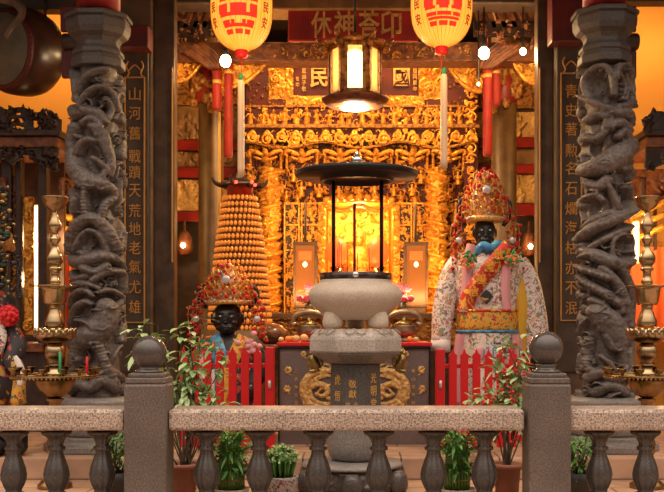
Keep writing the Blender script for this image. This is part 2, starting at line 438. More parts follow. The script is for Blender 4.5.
    def ornament(s, step, h, base=0., fig=.0, dens=1., x0=0, x1=None, z0=0, z1=None):
        x1 = s.W if x1 is None else x1; z1 = s.H if z1 is None else z1
        q = s.rng.random
        n = int(dens*(x1-x0)*(z1-z0)/(step*step))
        for _ in range(n):
            x, z = x0+q()*(x1-x0), z0+q()*(z1-z0); k = q(); hh = h*(.55+.5*q())
            if k < fig: s.figure(x, z-step*.6, step*(1.3+.6*q()), hh*1.3, base)
            elif k < .5: s.spiral(x, z, step*(.35+.35*q()), step*.13, hh, 1.2+q(), q()*6.3, 1 if q() < .5 else -1, base)
            elif k < .8:
                a = q()*6.3; L = step*(.6+.7*q())
                s.stroke([(x, z), (x+L*.5*math.cos(a), z+L*.5*math.sin(a)), (x+L*math.cos(a+.9), z+L*math.sin(a+.9))], [step*.07, step*.19, step*.03], hh, base, 3)
            else:
                for t in range(5):
                    s.blob(x+step*.2*math.cos(t*1.257), z+step*.2*math.sin(t*1.257), step*.14, hh*.8, base)
                s.blob(x, z, step*.12, hh, base)
    def rough(s, amp, cells, octs=3):
        a = amp
        for o in range(octs):
            s.A += a*(vnoise(s.A.shape, (cells*s.W*2**o, cells*s.H*2**o), s.rng)-.5); a *= .55
    def flat(s, name, m, parent, x0, y, z0, mask=None, depth=.02, tilt=0.):
        """a carved panel facing the camera side (-y); its lower left corner at x0, y, z0"""
        gx, gz = np.meshgrid(s.x, s.z)
        V = np.stack([x0+gx, y-s.A+tilt*gz, z0+gz], -1).reshape(-1, 3)
        i = np.arange(s.nx-1)[None, :]+s.nx*np.arange(s.ny-1)[:, None]
        Q = np.stack([i, i+1, i+1+s.nx, i+s.nx], -1).reshape(-1, 4)
        if mask is not None:
            k = mask.reshape(-1); keep = k[Q].all(1); Q = Q[keep]
            used = np.zeros(len(V), bool); used[Q.ravel()] = True
            re = np.cumsum(used)-1; V = V[used]; Q = re[Q]
        else:
            # closed by sides and a back
            nx, ny = s.nx, s.ny; n0 = len(V)
            per = np.concatenate([np.arange(nx), nx-1+nx*np.arange(1, ny), (ny-1)*nx+np.arange(nx-2, -1, -1), nx*np.arange(ny-2, 0, -1)])
            B = V[per].copy(); B[:, 1] = y+depth+tilt*(B[:, 2]-z0)
            V = np.concatenate([V, B]); k = len(per); a = np.arange(k); b = (a+1) % k
            Q = np.concatenate([Q, np.stack([per[b], per[a], n0+a, n0+b], -1)])
            c = np.array([0, nx-1, nx-1+ny-1, 2*(nx-1)+ny-1])
            Q = np.concatenate([Q, (n0+c[::-1])[None, :]])
        return mesh(name, V, Q, m, parent, True)
    def wrap(s, name, m, parent, c, R0, rfun=None, mask=None):
        """wrapped round a vertical axis through c; x = W/2 faces -y"""
        th = (s.x/s.W-.5)*2*PI
        rr = R0+s.A
        if rfun is not None: rr = rr+rfun(s.z)[:, None]
        nx = s.nx-1
        V = np.stack([c[0]+rr*np.sin(th)[None, :], c[1]-rr*np.cos(th)[None, :], np.broadcast_to(c[2]+s.z[:, None], rr.shape)], -1)[:, :nx]
        V = V.reshape(-1, 3)
        i = np.arange(nx)[None, :]; j = np.arange(s.ny-1)[:, None]
        a = j*nx+i; b = j*nx+(i+1) % nx
        Q = np.stack([a, b, b+nx, a+nx], -1).reshape(-1, 4)
        if mask is not None:
            k = mask[:, :nx].reshape(-1); keep = k[Q].any(1); Q = Q[keep]
            used = np.zeros(len(V), bool); used[Q.ravel()] = True
            re = np.cumsum(used)-1; V = V[used]; Q = re[Q]
        return mesh(name, V, Q, m, parent, True)

# ------------------------------------------------------------------ writing
_txt = {}
def text_mesh(body, bold=0.):
    k = (body, bold)
    if k in _txt: return _txt[k]
    c = bpy.data.curves.new('lettering_curve', 'FONT'); c.body = body; c.size = 1.; c.extrude = .03; c.offset = bold; c.resolution_u = 3
    o = bpy.data.objects.new('lettering_curve', c); COL.objects.link(o)
    bpy.context.view_layer.update()
    me = bpy.data.meshes.new_from_object(o.evaluated_get(bpy.context.evaluated_depsgraph_get()))
    V = np.array([v.co[:] for v in me.vertices]); Fc = [tuple(p.vertices) for p in me.polygons]
    bpy.data.objects.remove(o); bpy.data.curves.remove(c); bpy.data.meshes.remove(me)
    lo, hi = V.min(0), V.max(0)
    V[:, 0] = (V[:, 0]-(lo[0]+hi[0])/2)/(hi[0]-lo[0]); V[:, 1] = (V[:, 1]-(lo[1]+hi[1])/2)/(hi[1]-lo[1])
    _txt[k] = (V, Fc); return _txt[k]
def glyph(mb, ch, x, y, z, w, h, depth=.006, bold=0.):
    V, Fc = text_mesh(ch, bold)
    W = [(x+v[0]*w, y-(v[2]/.03*.5+.5)*depth, z+v[1]*h) for v in V]
    mb.add(W, Fc)

# ------------------------------------------------------------------ camera and world
cam = bpy.data.cameras.new('camera'); co = bpy.data.objects.new('camera', cam); COL.objects.link(co)
co.location = (0, 0, EYE); co.rotation_euler = (PI/2, 0, 0)
cam.sensor_width = 36.; cam.sensor_fit = 'HORIZONTAL'; cam.lens = 36.*F/664.
cam.shift_x = -(CX-332)/664.; cam.shift_y = (CY-246)/664.
sc.camera = co
w = bpy.data.worlds.new('overcast'); sc.world = w; w.use_nodes = True
wn = w.node_tree; bg = wn.nodes['Background']
wtc = wn.nodes.new('ShaderNodeTexCoord'); sx = wn.nodes.new('ShaderNodeSeparateXYZ'); wr = wn.nodes.new('ShaderNodeValToRGB')
wn.links.new(wtc.outputs['Generated'], sx.inputs[0]); wn.links.new(sx.outputs[2], wr.inputs[0]); wn.links.new(wr.outputs[0], bg.inputs[0])
we = wr.color_ramp.elements
we[0].position, we[0].color = .0, (.05, .038, .03, 1); we[1].position, we[1].color = .85, (1., .85, .725, 1)
wq = we.new(.30); wq.color = (.15, .118, .095, 1)
bg.inputs[1].default_value = 2.75
sc.view_settings.view_transform = 'Standard'; sc.view_settings.look = 'None'; sc.view_settings.exposure = .35; sc.view_settings.gamma = 1.

def point(px, py, Y, e, c=(1., .62, .28), r=.04):
    l = bpy.data.lights.new('point_light', 'POINT'); l.energy = e; l.color = c; l.shadow_soft_size = r
    o = bpy.data.objects.new('point_light', l); COL.objects.link(o); o.location = P(px, py, Y); return o
def area(loc, tgt, e, sx, sy, c=(1., .62, .28)):
    l = bpy.data.lights.new('unseen_area_light', 'AREA'); l.energy = e; l.color = c; l.shape = 'RECTANGLE'; l.size = sx; l.size_y = sy
    o = bpy.data.objects.new('unseen_area_light', l); COL.objects.link(o); o.location = loc
    o.rotation_euler = (Vector(tgt)-Vector(loc)).to_track_quat('-Z', 'Y').to_euler(); return o

# ================================================================== THE SETTING
def sbox(name, x0, x1, y0, y1, z0, z1, m, bevel=0.):
    return struct(MB().box(x0, x1, y0, y1, z0, z1).build(name, m, None, False, bevel))
sbox('floor', -5, 5, 2.5, 12.6, -.12, 0, 'floor')
sbox('floor_raised', -4.4, 4.4, 6.3, 12.39, 0, G, 'floor', .012)
sbox('ceiling', -4.4, 4.4, 5.6, 12.6, 3.98, 4.1, 'wood')
sbox('wall_back', -4.4, 4.4, 12.4, 12.6, 0, 3.98, 'wood')
sbox('wall_left', -4.4, -1.72, 8.9, 9.05, 0, 3.98, 'ochre')
sbox('wall_right', 1.74, 4.4, 8.9, 9.05, 0, 3.98, 'ochre')
sbox('wall_left_side', -4.4, -4.25, 6.35, 12.4, 0, 3.98, 'ochre')
sbox('wall_right_side', 4.25, 4.4, 6.35, 12.4, 0, 3.98, 'ochre')
# beams
sbox('trim_1', X(262, 7.9), X(424, 7.9), 7.9, 8.2, Z(9, 7.9), Z(-30, 7.9), 'wood_l', .01)
sbox('trim_2', X(150, 8.0), X(262, 7.9), 8.0, 8.25, Z(3, 8), Z(-30, 8), 'wood', .01)
sbox('trim_3', X(424, 7.9), X(560, 8.0), 8.0, 8.25, Z(3, 8), Z(-30, 8), 'wood', .01)
sbox('trim_4', X(176, 8.6), X(540, 8.6), 8.6, 8.85, Z(61, 8.6), Z(42, 8.6), 'shrine_r', .01)
sbox('trim_5', X(-60, 6.9), X(64, 6.9), 7.45, 7.6, Z(11, 7.5), Z(-30, 7.5), 'wood', .01)
sbox('trim_6', X(640, 6.9), X(780, 6.9), 7.45, 7.6, Z(3, 7.5), Z(-30, 7.5), 'wood', .01)
sbox('trim_7', X(117, 7.5), X(148, 7.5), 7.5, 7.69, Z(47, 7.5), Z(25, 7.5), 'red_dark', .008)
sbox('trim_8', X(552, 7.5), X(583, 7.5), 7.5, 7.69, Z(41, 7.5), Z(-8, 7.5), 'red_dark', .008)
sbox('trim_9', X(-60, 8.7), X(150, 8.7), 8.6, 8.88, Z(-4, 8.7), Z(-60, 8.7), 'wood')
sbox('trim_10', X(556, 8.7), X(780, 8.7), 8.6, 8.88, Z(-4, 8.7), Z(-60, 8.7), 'wood')

# door pillars with couplets -------------------------------------------------
def door_pillar(label, sgn, xs, chars, bx, gx0, gx1, pys, tops):
    Y = 7.7
    x0, x1 = X(xs[0], Y), X(xs[1], Y)
    t = thing('door_pillar', label, 'pillar', ((x0+x1)/2, Y+.2, G), 'square door pillars')
    MB().box(x0, x1, Y, Y+.22, G, 3.98).build('shaft', 'pillar', t, False, .012)
    # stepped jamb on the inner side
    ji = X(xs[2], Y)
    MB().box(min(ji, x1 if sgn < 0 else x0), max(ji, x1 if sgn < 0 else x0), Y+.06, Y+.2, G, 3.98).build('jamb', 'jamb_wood', t, False, .008)
    ge = X(xs[3], Y)
    MB().box(ge-.006, ge+.006, Y+.045, Y+.059, Z(262, Y), Z(66, Y)).build('gilt_strip', 'gold_dull', t, False, .002)
    b = MB().box(X(bx[0], Y), X(bx[1], Y), Y-.03, Y-.001, Z(bx[3], Y), Z(bx[2], Y)).build('couplet_board', 'couplet', t, False, .006)
    fr = MB(); g0, g1 = X(gx0, Y), X(gx1, Y); za, zb = Z(tops[1], Y), Z(tops[0], Y); e = .009
    y0, y1 = Y-.045, Y-.03
    fr.box(g0, g0+e, y0, y1, za, zb); fr.box(g1-e, g1, y0, y1, za, zb); fr.box(g0+e, g1-e, y0, y1, za, za+e); fr.box(g0+e, g1-e, y0, y1, zb-e, zb)
    cx = (g0+g1)/2
    # hanging loop emblem at the head
    fr.tube([(cx-.05, y0+.008, zb+.12), (cx-.065, y0+.008, zb+.08), (cx-.045, y0+.008, zb+.03), (cx-.06, y0+.008, zb)], .007, 6, smooth=4)
    fr.tube([(cx+.05, y0+.008, zb+.12), (cx+.065, y0+.008, zb+.08), (cx+.045, y0+.008, zb+.03), (cx+.06, y0+.008, zb)], .007, 6, smooth=4)
    fr.tube([(cx-.045, y0+.008, zb+.05), (cx, y0+.008, zb+.09), (cx+.045, y0+.008, zb+.05)], .006, 6, smooth=4)
    fr.build('gilt_frame', 'gold_dull', b)
    L = MB()
    for ch, py in zip(chars, pys): glyph(L, ch, cx, Y-.0302, Z(py, Y), .09, .10, .008, .002)
    L.build('lettering', 'gold_dull', b)
    return t
door_pillar('square door pillar with gold-lettered vertical couplet beginning 山河, beside the column with the drum', -1, (118, 152, 173, 171), '山河舊戰蹟天荒地老氣尤雄', (122, 149, 45, 372), 125.5, 146,
            [95, 114, 134, 157, 173, 191, 211, 229, 248, 267, 287, 307], (78, 323))
door_pillar('square door pillar with gold-lettered vertical couplet ending 泯, beside the tall white-robed statue', 1, (555, 596, 539, 541), '青史著勲名石爛海枯亦不泯', (556, 586, 42, 372), 559.5, 581,
            [92, 111, 130, 151, 169, 189, 209, 228, 248, 268, 288, 308], (74, 321))

# ================================================================== BALUSTRADE
Y0 = 5.0
bal = thing('balustrade', 'low speckled granite balustrade with dark turned balusters and ball-topped posts', 'balustrade', (0, 5.12, 0))
ra = [(-60, 123.5), (168, 525), (570, 760)]
for a, b in ra:
    MB().box(X(a, Y0), X(b, Y0), Y0, Y0+.25, Z(431, Y0), Z(409.5, Y0)).build('top_rail', 'rail', bal, False, .018)
    MB().box(X(a, Y0), X(b, Y0), Y0+.03, Y0+.22, 0, .09).build('bottom_rail', 'post', bal, False, .01)
prof = [(.070,.349),(.073,.342),(.069,.332),(.05,.318),(.038,.30),(.032,.283),(.032,.272),(.042,.266),(.042,.252),(.031,.246),(.033,.228),(.045,.195),(.057,.155),(.062,.125),(.060,.10),(.05,.07),(.04,.05),(.036,.035),(.05,.03),(.05,.012),(.066,.008),(.066,0)]
prof = [(r, z) for r, z in prof[::-1]]
b0 = None
for px in (-44, 12, 55, 101, 206, 259, 318, 379, 434, 485, 600.5, 647, 694):
    x = X(px, Y0+.1)
    if b0 is None:
        # lobed belly: eight flat gadroons
        b0 = MB().lathe((x, Y0+.125, .09), prof, 64, 8, .10).build('baluster', 'baluster', bal, True); bx0 = x
    else:
        c = b0.copy(); COL.objects.link(c); c.location.x = x-bx0
for sgn, px0, px1, bpx, bpy_, br in ((-1, 123.5, 166.5, 150, 352.5, 17), (1, 529, 571.5, 543.5, 348, 17)):
    xa, xb = X(px0, 4.97), X(px1, 4.97)
    p = MB().box(xa, xb, 4.97, 4.97+(xb-xa), 0, Z(384, 4.97)).build('post', 'post', bal, False, .012)
    cx = (xa+xb)/2; yc = 4.97+(xb-xa)/2; zt = Z(384, 4.97); cxb = X(bpx, yc)
    cb = MB(); h = (xb-xa)/2
    cb.box(cx-h*.95, cx+h*.95, yc-h*.95, yc+h*.95, zt+.001, zt+.030); cb.box(cx-h*.82, cx+h*.82, yc-h*.82, yc+h*.82, zt+.030, zt+.052)
    cb.build('post_cap', 'post', p, False, .006)
    MB().lathe((cx, yc, zt+.053), [(.075, 0), (.072, .01), (.05, .018), (.048, .03), (.055, .04)], 32).build('ball_collar', 'polished', p, True)
    r = br*yc/F
    MB().sphere((cx, yc, Z(bpy_, yc)), r, 40, 24).build('stone_ball', 'polished', p, True)

# ================================================================== INCENSE BURNER
YB = 6.0
def zb(py): return Z(py, YB)
bx = X(355.5, YB); kb = YB/F
ib = thing('stone_incense_burner', 'pale stone incense burner on octagonal pedestal under a flat dark metal canopy', 'incense burner', (bx, YB, 0))
MB().lathe((bx, YB, 0), [(.0, zb(320)), (.15, zb(320)), (.19, zb(316)), (.235, zb(309)), (.27, zb(302)), (.283, zb(296)), (.281, zb(292)), (.265, zb(287.5)), (.232, zb(284)), (.212, zb(282)), (.214, zb(280)), (.19, zb(280)), (.18, zb(284)), (.0, zb(284))], 56).build('bowl', 'burner', ib, True)
MB().lathe((bx, YB, 0), [(.208, zb(280.5)), (.216, zb(279.5)), (.216, zb(273.5)), (.206, zb(273)), (.196, zb(274)), (.196, zb(280.5))], 56).build('metal_rim', 'iron_rim', ib, True)
MB().lathe((bx, YB, 0), [(.0, zb(279)), (.195, zb(279))], 40).build('ash_bed', 'burner_top', ib)
MB().sphere((bx, YB-.215, zb(276)), (.02, .012, .018)).build('rim_boss', 'silver', ib, True)
for a in (-140, -40, 90):
    q = math.radians(a); c = (bx+.175*math.cos(q), YB+.175*math.sin(q), 0)
    MB().lathe(c, [(.0, .955), (.045, .957), (.058, .972), (.062, .995), (.057, 1.02), (.05, 1.05), (.02, 1.07), (0, 1.075)], 20).build('foot', 'burner', ib, True)
r8 = PI/8
MB().lathe((bx, YB, 0), [(.0, .952), (.235, .952), (.262, zb(332)), (.287, zb(336)), (.292, zb(339)), (.292, zb(350)), (.285, zb(352))], 8, rot=r8).build('octagonal_table', 'burner_top', ib, False, .006)
lt = MB()   # lotus petals carved along the sloped shoulder
for k in range(24):
    a = 2*PI*(k+.5)/24
    f = math.cos(PI/8)/math.cos(((a) % (PI/4))-PI/8)
    u = Vector((math.cos(a), math.sin(a), 0)); v = Vector((-u.y, u.x, 0))
    pts = []
    for s in np.linspace(-1, 1, 9):
        rr = (.250+.030*math.sqrt(max(0, 1-s*s)))*f; zz = .953-(rr/f-.243)*.75
        pts.append(Vector((bx, YB, zz+.002))+u*rr+v*(s*.027))
    lt.tube(pts, .0045, 5)
lt.build('lotus_rim', 'burner_top', ib, True)
MB().lathe((bx, YB, 0), [(.17, zb(363)), (.20, zb(361)), (.278, zb(353.5)), (.285, zb(352.2))], 8, rot=r8).build('table_underside', 'pedestal_foot', ib, False, .004)
shaft = MB().lathe((bx, YB, 0), [(.165, zb(418)), (.158, zb(363.2))], 8, rot=r8).build('pedestal', 'pedestal', ib, False, .004)
L = MB(); yf = YB-.158*math.cos(r8)-.002
for ch, px, py, s in (('敬', 352.5, 384, 1), ('獻', 352.5, 394, 1), ('信', 348, 404.5, .62), ('士', 356, 404.5, .62)):
    glyph(L, ch, X(px, yf), yf, Z(py, yf), .046*s, .046*s, .004, .0)
L.build('lettering', 'gold_p', shaft)
for sg, txt, pys in ((-1, '虎悟', (380, 396)), (1, '光明堂', (378, 391, 404))):
    L = MB()
    for ch, py in zip(txt, pys): glyph(L, ch, 0, 0, 0, .055, .075, .004, .01)
    n = len(txt); per = len(L.V)
    # the slanting side faces of the octagon
    a = -PI/2+sg*PI/4; ap = .159*math.cos(r8)+.001
    out = MB()
    for ch, py in zip(txt, pys):
        g = MB(); glyph(g, ch, 0, 0, 0, .045, .06, .004, .0)
        W = []
        for x, y, z in g.V:
            d = ap-y
            W.append((bx+d*math.cos(a)-x*math.sin(a), YB+d*math.sin(a)+x*math.cos(a), Z(py, YB-.12)+z))
        out.add(W, g.F)
    out.build('lettering', 'gold_p', shaft)
MB().lathe((bx, YB, 0), [(.13, .17), (.155, .19), (.168, .225), (.172, .27), (.168, .33), (.163, .40), (.165, zb(418)-.001)], 40).build('waisted_drum', 'pedestal_foot', ib, True)
MB().lathe((bx-.02, YB, 0), [(.30, .135), (.305, .145), (.29, .16), (.20, .168), (.0, .169)], 48).build('foot_slab', 'pedestal_foot', ib, True)
rl = Relief(2*PI*.3, .132, .008, 4); rl.ornament(.05, .025); rl.rough(.012, 12)
rl.wrap('carved_foot', 'pedestal', ib, (bx-.02, YB, .002), .27, lambda z: .02*np.sin(z/.132*PI))
for a in range(6):
    q = math.radians(60*a+30)
    MB().lathe((bx-.02+.31*math.cos(q), YB+.31*math.sin(q), 0), [(.04, 0), (.055, .02), (.06, .05), (.05, .1), (.03, .125)], 14).build('scroll_foot', 'pedestal', ib, True)
# canopy
for px, dy in ((333.5, -.02), (381.5, -.02), (357.5, .17)):
    if dy > .1: continue
    MB().tube([(X(px, YB+dy), YB+dy, zb(281)), (X(px, YB+dy), YB+dy, zb(181))], .0115, 12).build('canopy_post', 'black_metal', ib, True)
zc = zb(177)
MB().lathe((bx+.006, YB, zc), [(.0, -.004), (.20, -.004), (.205, -.028), (.22, -.028), (.225, -.004), (.355, -.004), (.366, .002), (.372, .016), (.366, .03), (.352, .035), (.0, .05)], 64).build('canopy', 'black_metal', ib, True)
fn = MB(); fn.sphere((bx+.01, YB, zc+.10), (.034, .034, .03)); fn.lathe((bx+.01, YB, zc+.045), [(.05, 0), (.055, .02), (.03, .035), (.014, .045)], 20); fn.lathe((bx+.01, YB, zc+.125), [(.018, 0), (.008, .02), (.0, .035)], 12)
fn.build('finial', 'silver', ib, True)
for px in (311, 401): MB().lathe((X(px, YB), YB, zc+.034), [(.016, 0), (.008, .02), (.0, .045)], 10).build('small_finial', 'silver', ib, True)
# little gilt lions holding the table corners
for sg, px in ((-1, 316), (1, 399)):
    l = MB(); c = P(px, 362, YB-.02)
    def q(dx, dz, dy=0): return (c.x+sg*dx*kb, c.y+dy, c.z-dz*kb)
    l.tube([q(-3, 6), q(1, 2), q(3, -3), q(2, -8)], [.02, .032, .03, .022], 10, smooth=4)
    l.sphere(q(1, -10), (.032, .03, .03), 14, 10); l.sphere(q(4.5, -9, -.01), (.016, .018, .014), 10, 8)
    l.tube([q(3, -2), q(7, 1), q(6, 5)], [.015, .012, .013], 8, smooth=3); l.tube([q(-2, 6), q(2, 9), q(7, 9)], [.02, .015, .011], 8, smooth=3)
    l.tube([q(-3, 5), q(-6, 0), q(-4, -6), q(-7, -9)], [.012, .01, .012, .004], 8, smooth=4)
    for k in range(6): l.sphere(q(-1.5+.8*math.cos(k), -10+3.4*math.sin(k*1.05)), .012, 8, 6)
    l.tube([q(3, -1), q(-4, -6), q(-12, -9.5)], [.012, .012, .01], 8, smooth=3)
    l.build('lion_bracket', 'bronze', ib, True)
# incense sticks standing in the ash
cnt = 0
for k, (px, top, Yd, rr) in enumerate([(354.5, 203, 6.05, .0085)]):
    o = MB().tube([(X(px, Yd), Yd, zb(279)+.001), (X(px, Yd), Yd, Z(top, Yd))], rr, 8).build('incense_stick', 'incense', None, True)
    tag(o, 'single tall thick incense stick standing in the middle of the stone burner', 'incense stick', 'incense sticks in the burner'); o['kind'] = 'thing'
i0 = None
for k in range(14):
    x = bx+(R.random()-.5)*.26; y = YB+(R.random()-.5)*.2; h = R.choice([.03, .04, .05, .05, .16, .2])
    o = MB().tube([(x, y, zb(279)+.001), (x+(R.random()-.5)*.01, y, zb(279)+.02+h)], .0024 if h > .1 else .004, 6).build('incense_stick', 'red' if h < .1 else 'incense', None, True)
    tag(o, 'short red incense stub in the ash of the stone burner' if h < .1 else 'thin long incense stick in the ash of the stone burner', 'incense stick', 'short incense stubs in the burner' if h < .1 else 'thin incense sticks in the burner'); o['kind'] = 'thing'

# ================================================================== DRAGON COLUMNS
def dragon_column(label, cpx, sgn, strokes, holes, seed):
    Y = 6.75; k = Y/F; cx = X(cpx, Y); R0 = .126
    t = thing('dragon_column', label, 'column', (cx, Y, G), 'carved dragon columns')
    Yf = Y-.17; z0, z1 = Z(398, Yf), Z(63, Yf); H = z1-z0
    W = 2*PI*R0
    def fill(rl):
        q = rl.rng.random
        for _ in range(230):
            x, z = q()*W, q()*H
            if abs(x-W/2) < W*.22 and q() < .6: continue
            if q() < .5: rl.spiral(x, z, .02+.035*q(), .009, .03+.035*q(), 1.4, q()*6, 1 if q() < .5 else -1)
            else:
                a = q()*6.3; l = .06+.12*q()
                rl.stroke([(x, z), (x+l*.5*math.cos(a), z+l*.5*math.sin(a)), (x+l*math.cos(a+.8), z+l*math.sin(a+.8))], [.010, .02, .006], .035+.03*q(), 0, 4)
    rl = Relief(W, H, .0058, seed); fill(rl); rl.rough(.012, 12, 3)
    for px, py, r in holes: rl.cut(W/2+R0*math.asin(max(-.95, min(.95, (px-cpx)*k/(R0+.03)))), Z(py, Yf)-z0, r*k*1.15, .045)
    rl.A = np.maximum(rl.A, -.05)
    sh = rl.wrap('shaft', 'column', t, (cx, Y, z0), R0, lambda z: .012*np.clip((.28-z)/.28, 0, 1)*2)
    dr = Relief(W, H, .0055, seed+50)
    def uv(px, py):
        s = max(-.985, min(.985, (px-cpx)*k/(R0+.055)))
        return (W/2+R0*math.asin(s), Z(py, Yf)-z0)
    for st in strokes:
        pts, r, h = st[0], st[1], st[2]; ridge = st[3] if len(st) > 3 else 0
        rr = [x*k*.76 for x in r] if hasattr(r, '__len__') else r*k*.76
        dr.stroke([uv(*p) for p in pts], rr, h*1.08, .018, 6, ridge*1.2, .022)
    # the body goes on round the back in a rising coil
    for turn in range(3):
        zz = H*(.22+.28*turn)
        dr.stroke([(W*.74, zz-.1), (W*.82, zz-.02), (W*.92, zz+.06), (W*1.02, zz+.12)], [.04, .06, .06, .05], .045, .012, 6, .2)
        dr.stroke([(-W*.08, zz+.06), (W*.02, zz+.12), (W*.1, zz+.18), (W*.2, zz+.2)], [.05, .06, .06, .04], .045, .012, 6, .2)
    m = dr.A > .008
    # claws, whiskers, scales and flame curls along the body
    q = dr.rng.random
    for _ in range(150):
        x, z = q()*W, q()*H; j, i = min(dr.ny-1, int(z/H*dr.ny)), min(dr.nx-1, int(x/W*dr.nx))
        if dr.A[j, i] < .02: continue
        b_ = dr.A[j, i]*.9
        if q() < .5: dr.spiral(x, z, .012+.016*q(), .0045, .018, 1.3, q()*6, 1 if q() < .5 else -1, b_)
        else:
            a = q()*6.3; l = .03+.04*q(); dr.stroke([(x, z), (x+l*.5*math.cos(a), z+l*.5*math.sin(a)), (x+l*math.cos(a+.9), z+l*math.sin(a+.9))], [.004, .008, .002], .02, b_, 3)
    m = dr.A > .008
    # scaly and rough surface
    dr.rough(.007, 22, 3); dr.rough(.004, 60, 1)
    dr.A = np.where(m, dr.A, -.01)
    dr.wrap('dragon', 'column', t, (cx, Y, z0), R0, None, m)
    # capital, neck rings and the red post above
    K = [(23, 64.5), (25.5, 63), (25.5, 56), (23.5, 53.5), (22.5, 52), (24.5, 50.5), (24, 46.5), (20.5, 43.5), (20, 39.5), (22.5, 35), (27.5, 30), (30, 24), (30.5, 16), (29, 13.8), (29, 13), (32, 12.5), (32, 8.5), (29.5, 7.5)]
    MB().lathe((cx, Y, 0), [(r*k*1.06, Z(py-(4 if sgn > 0 else 0), Y-r*k*.95)) for r, py in K], 8, rot=r8).build('capital', 'capital', t, False, .008)
    MB().lathe((cx, Y, 0), [(.145, Z(12-(4 if sgn > 0 else 0), Y)), (.145, 3.9)], 20).build('red_post', 'red_beam', t, True)
    # plinth
    MB().lathe((cx, Y, 0), [(.25, G+.10), (.262, G+.12), (.262, z0-.10), (.25, z0-.085), (.285, z0-.07), (.29, z0-.03), (.275, z0-.005), (.15, z0)], 32).build('plinth', 'pedestal_foot', t, True)
    MB().lathe((cx, Y, 0), [(.36, G), (.36, G+.05), (.30, G+.06), (.30, G+.099)], 8, rot=r8).build('plinth_step', 'pedestal_foot', t, False, .01)
    return t
Ls = [([(72,66),(77,78),(79,92),(84,102)], 4.5, .045), ([(79,98),(86,82),(98,72),(113,68)], 4.5, .05), ([(84,104),(94,92),(107,86),(118,92),(122,108)], 4.5, .05),
      ([(70,104),(78,112),(92,110),(104,114),(112,122)], [6,8,7,8,5], .055), ([(88,122),(98,118),(106,124),(104,134)], 5, .05),
      ([(112,98),(117,108),(114,118)], 4, .05), ([(78,126),(73,140),(74,158),(82,172),(94,180),(108,184),(118,190)], [7,9,10,11,11,9,5], .06, .16),
      ([(80,152),(85,143),(94,139),(102,141)], [4,5,5,3], .045), ([(98,126),(108,133),(113,146),(117,160),(116,174)], [6,8,7,6,5], .05),
      ([(100,158),(107,163),(112,170),(106,178)], 4, .06), ([(84,182),(92,186),(100,184)], 6, .062),
      ([(92,186),(91,198),(93,216)], 3.6, .05, .35), ([(70,188),(76,198),(74,210)], 5, .045), ([(113,184),(119,195),(111,204),(108,217)], [4,5,4,4], .05, .3),
      ([(69,250),(76,234),(86,222),(98,218),(109,225),(117,238),(122,252)], [6,7,7,7,7,7,5], .06, .22), ([(76,250),(86,235),(97,230),(108,238),(114,250)], 3.5, .04),
      ([(70,258),(82,262),(96,259),(110,256),(122,260),(128,268)], [7,9,9,8,7,4], .06), ([(100,280),(112,272),(124,272),(129,280),(127,292)], [5,6,6,6,4], .062),
      ([(90,268),(102,272),(112,266)], 6, .065), ([(106,292),(116,290),(124,298),(120,308)], 4, .055), ([(68,272),(78,278),(92,276)], 5, .045),
      ([(68,290),(80,284),(94,284),(106,288)], [4,5,5,3], .05), ([(67,308),(76,296),(90,290),(100,296)], [4,5,5,3], .052), ([(70,326),(78,310),(90,302),(98,304)], [4,5,5,3], .054),
      ([(76,342),(86,338),(98,334),(108,326),(114,314),(112,304)], [12,15,16,16,14,9], .066, .08), ([(84,320),(94,322),(100,330)], 3, .075),
      ([(82,344),(77,360),(73,380),(71,392)], [6,5,5,4], .05, .35), ([(104,344),(110,360),(116,376),(122,390)], [6,5,6,6], .05, .2),
      ([(72,392),(84,384),(96,388),(108,380),(120,388)], 8, .06), ([(78,376),(90,372),(100,376),(112,370)], [3,4,4,3], .05), ([(66,384),(74,378)], 6, .055), ([(118,372),(126,380)], 6, .05)]
dragon_column('grey carved stone dragon column beside the hanging drum', 98.5, -1, Ls, [(95, 88, 7), (108, 100, 7), (93, 155, 9), (101, 200, 9), (104, 212, 6), (97, 243, 10), (106, 238, 8), (110, 307, 9), (92, 362, 12)], 11)
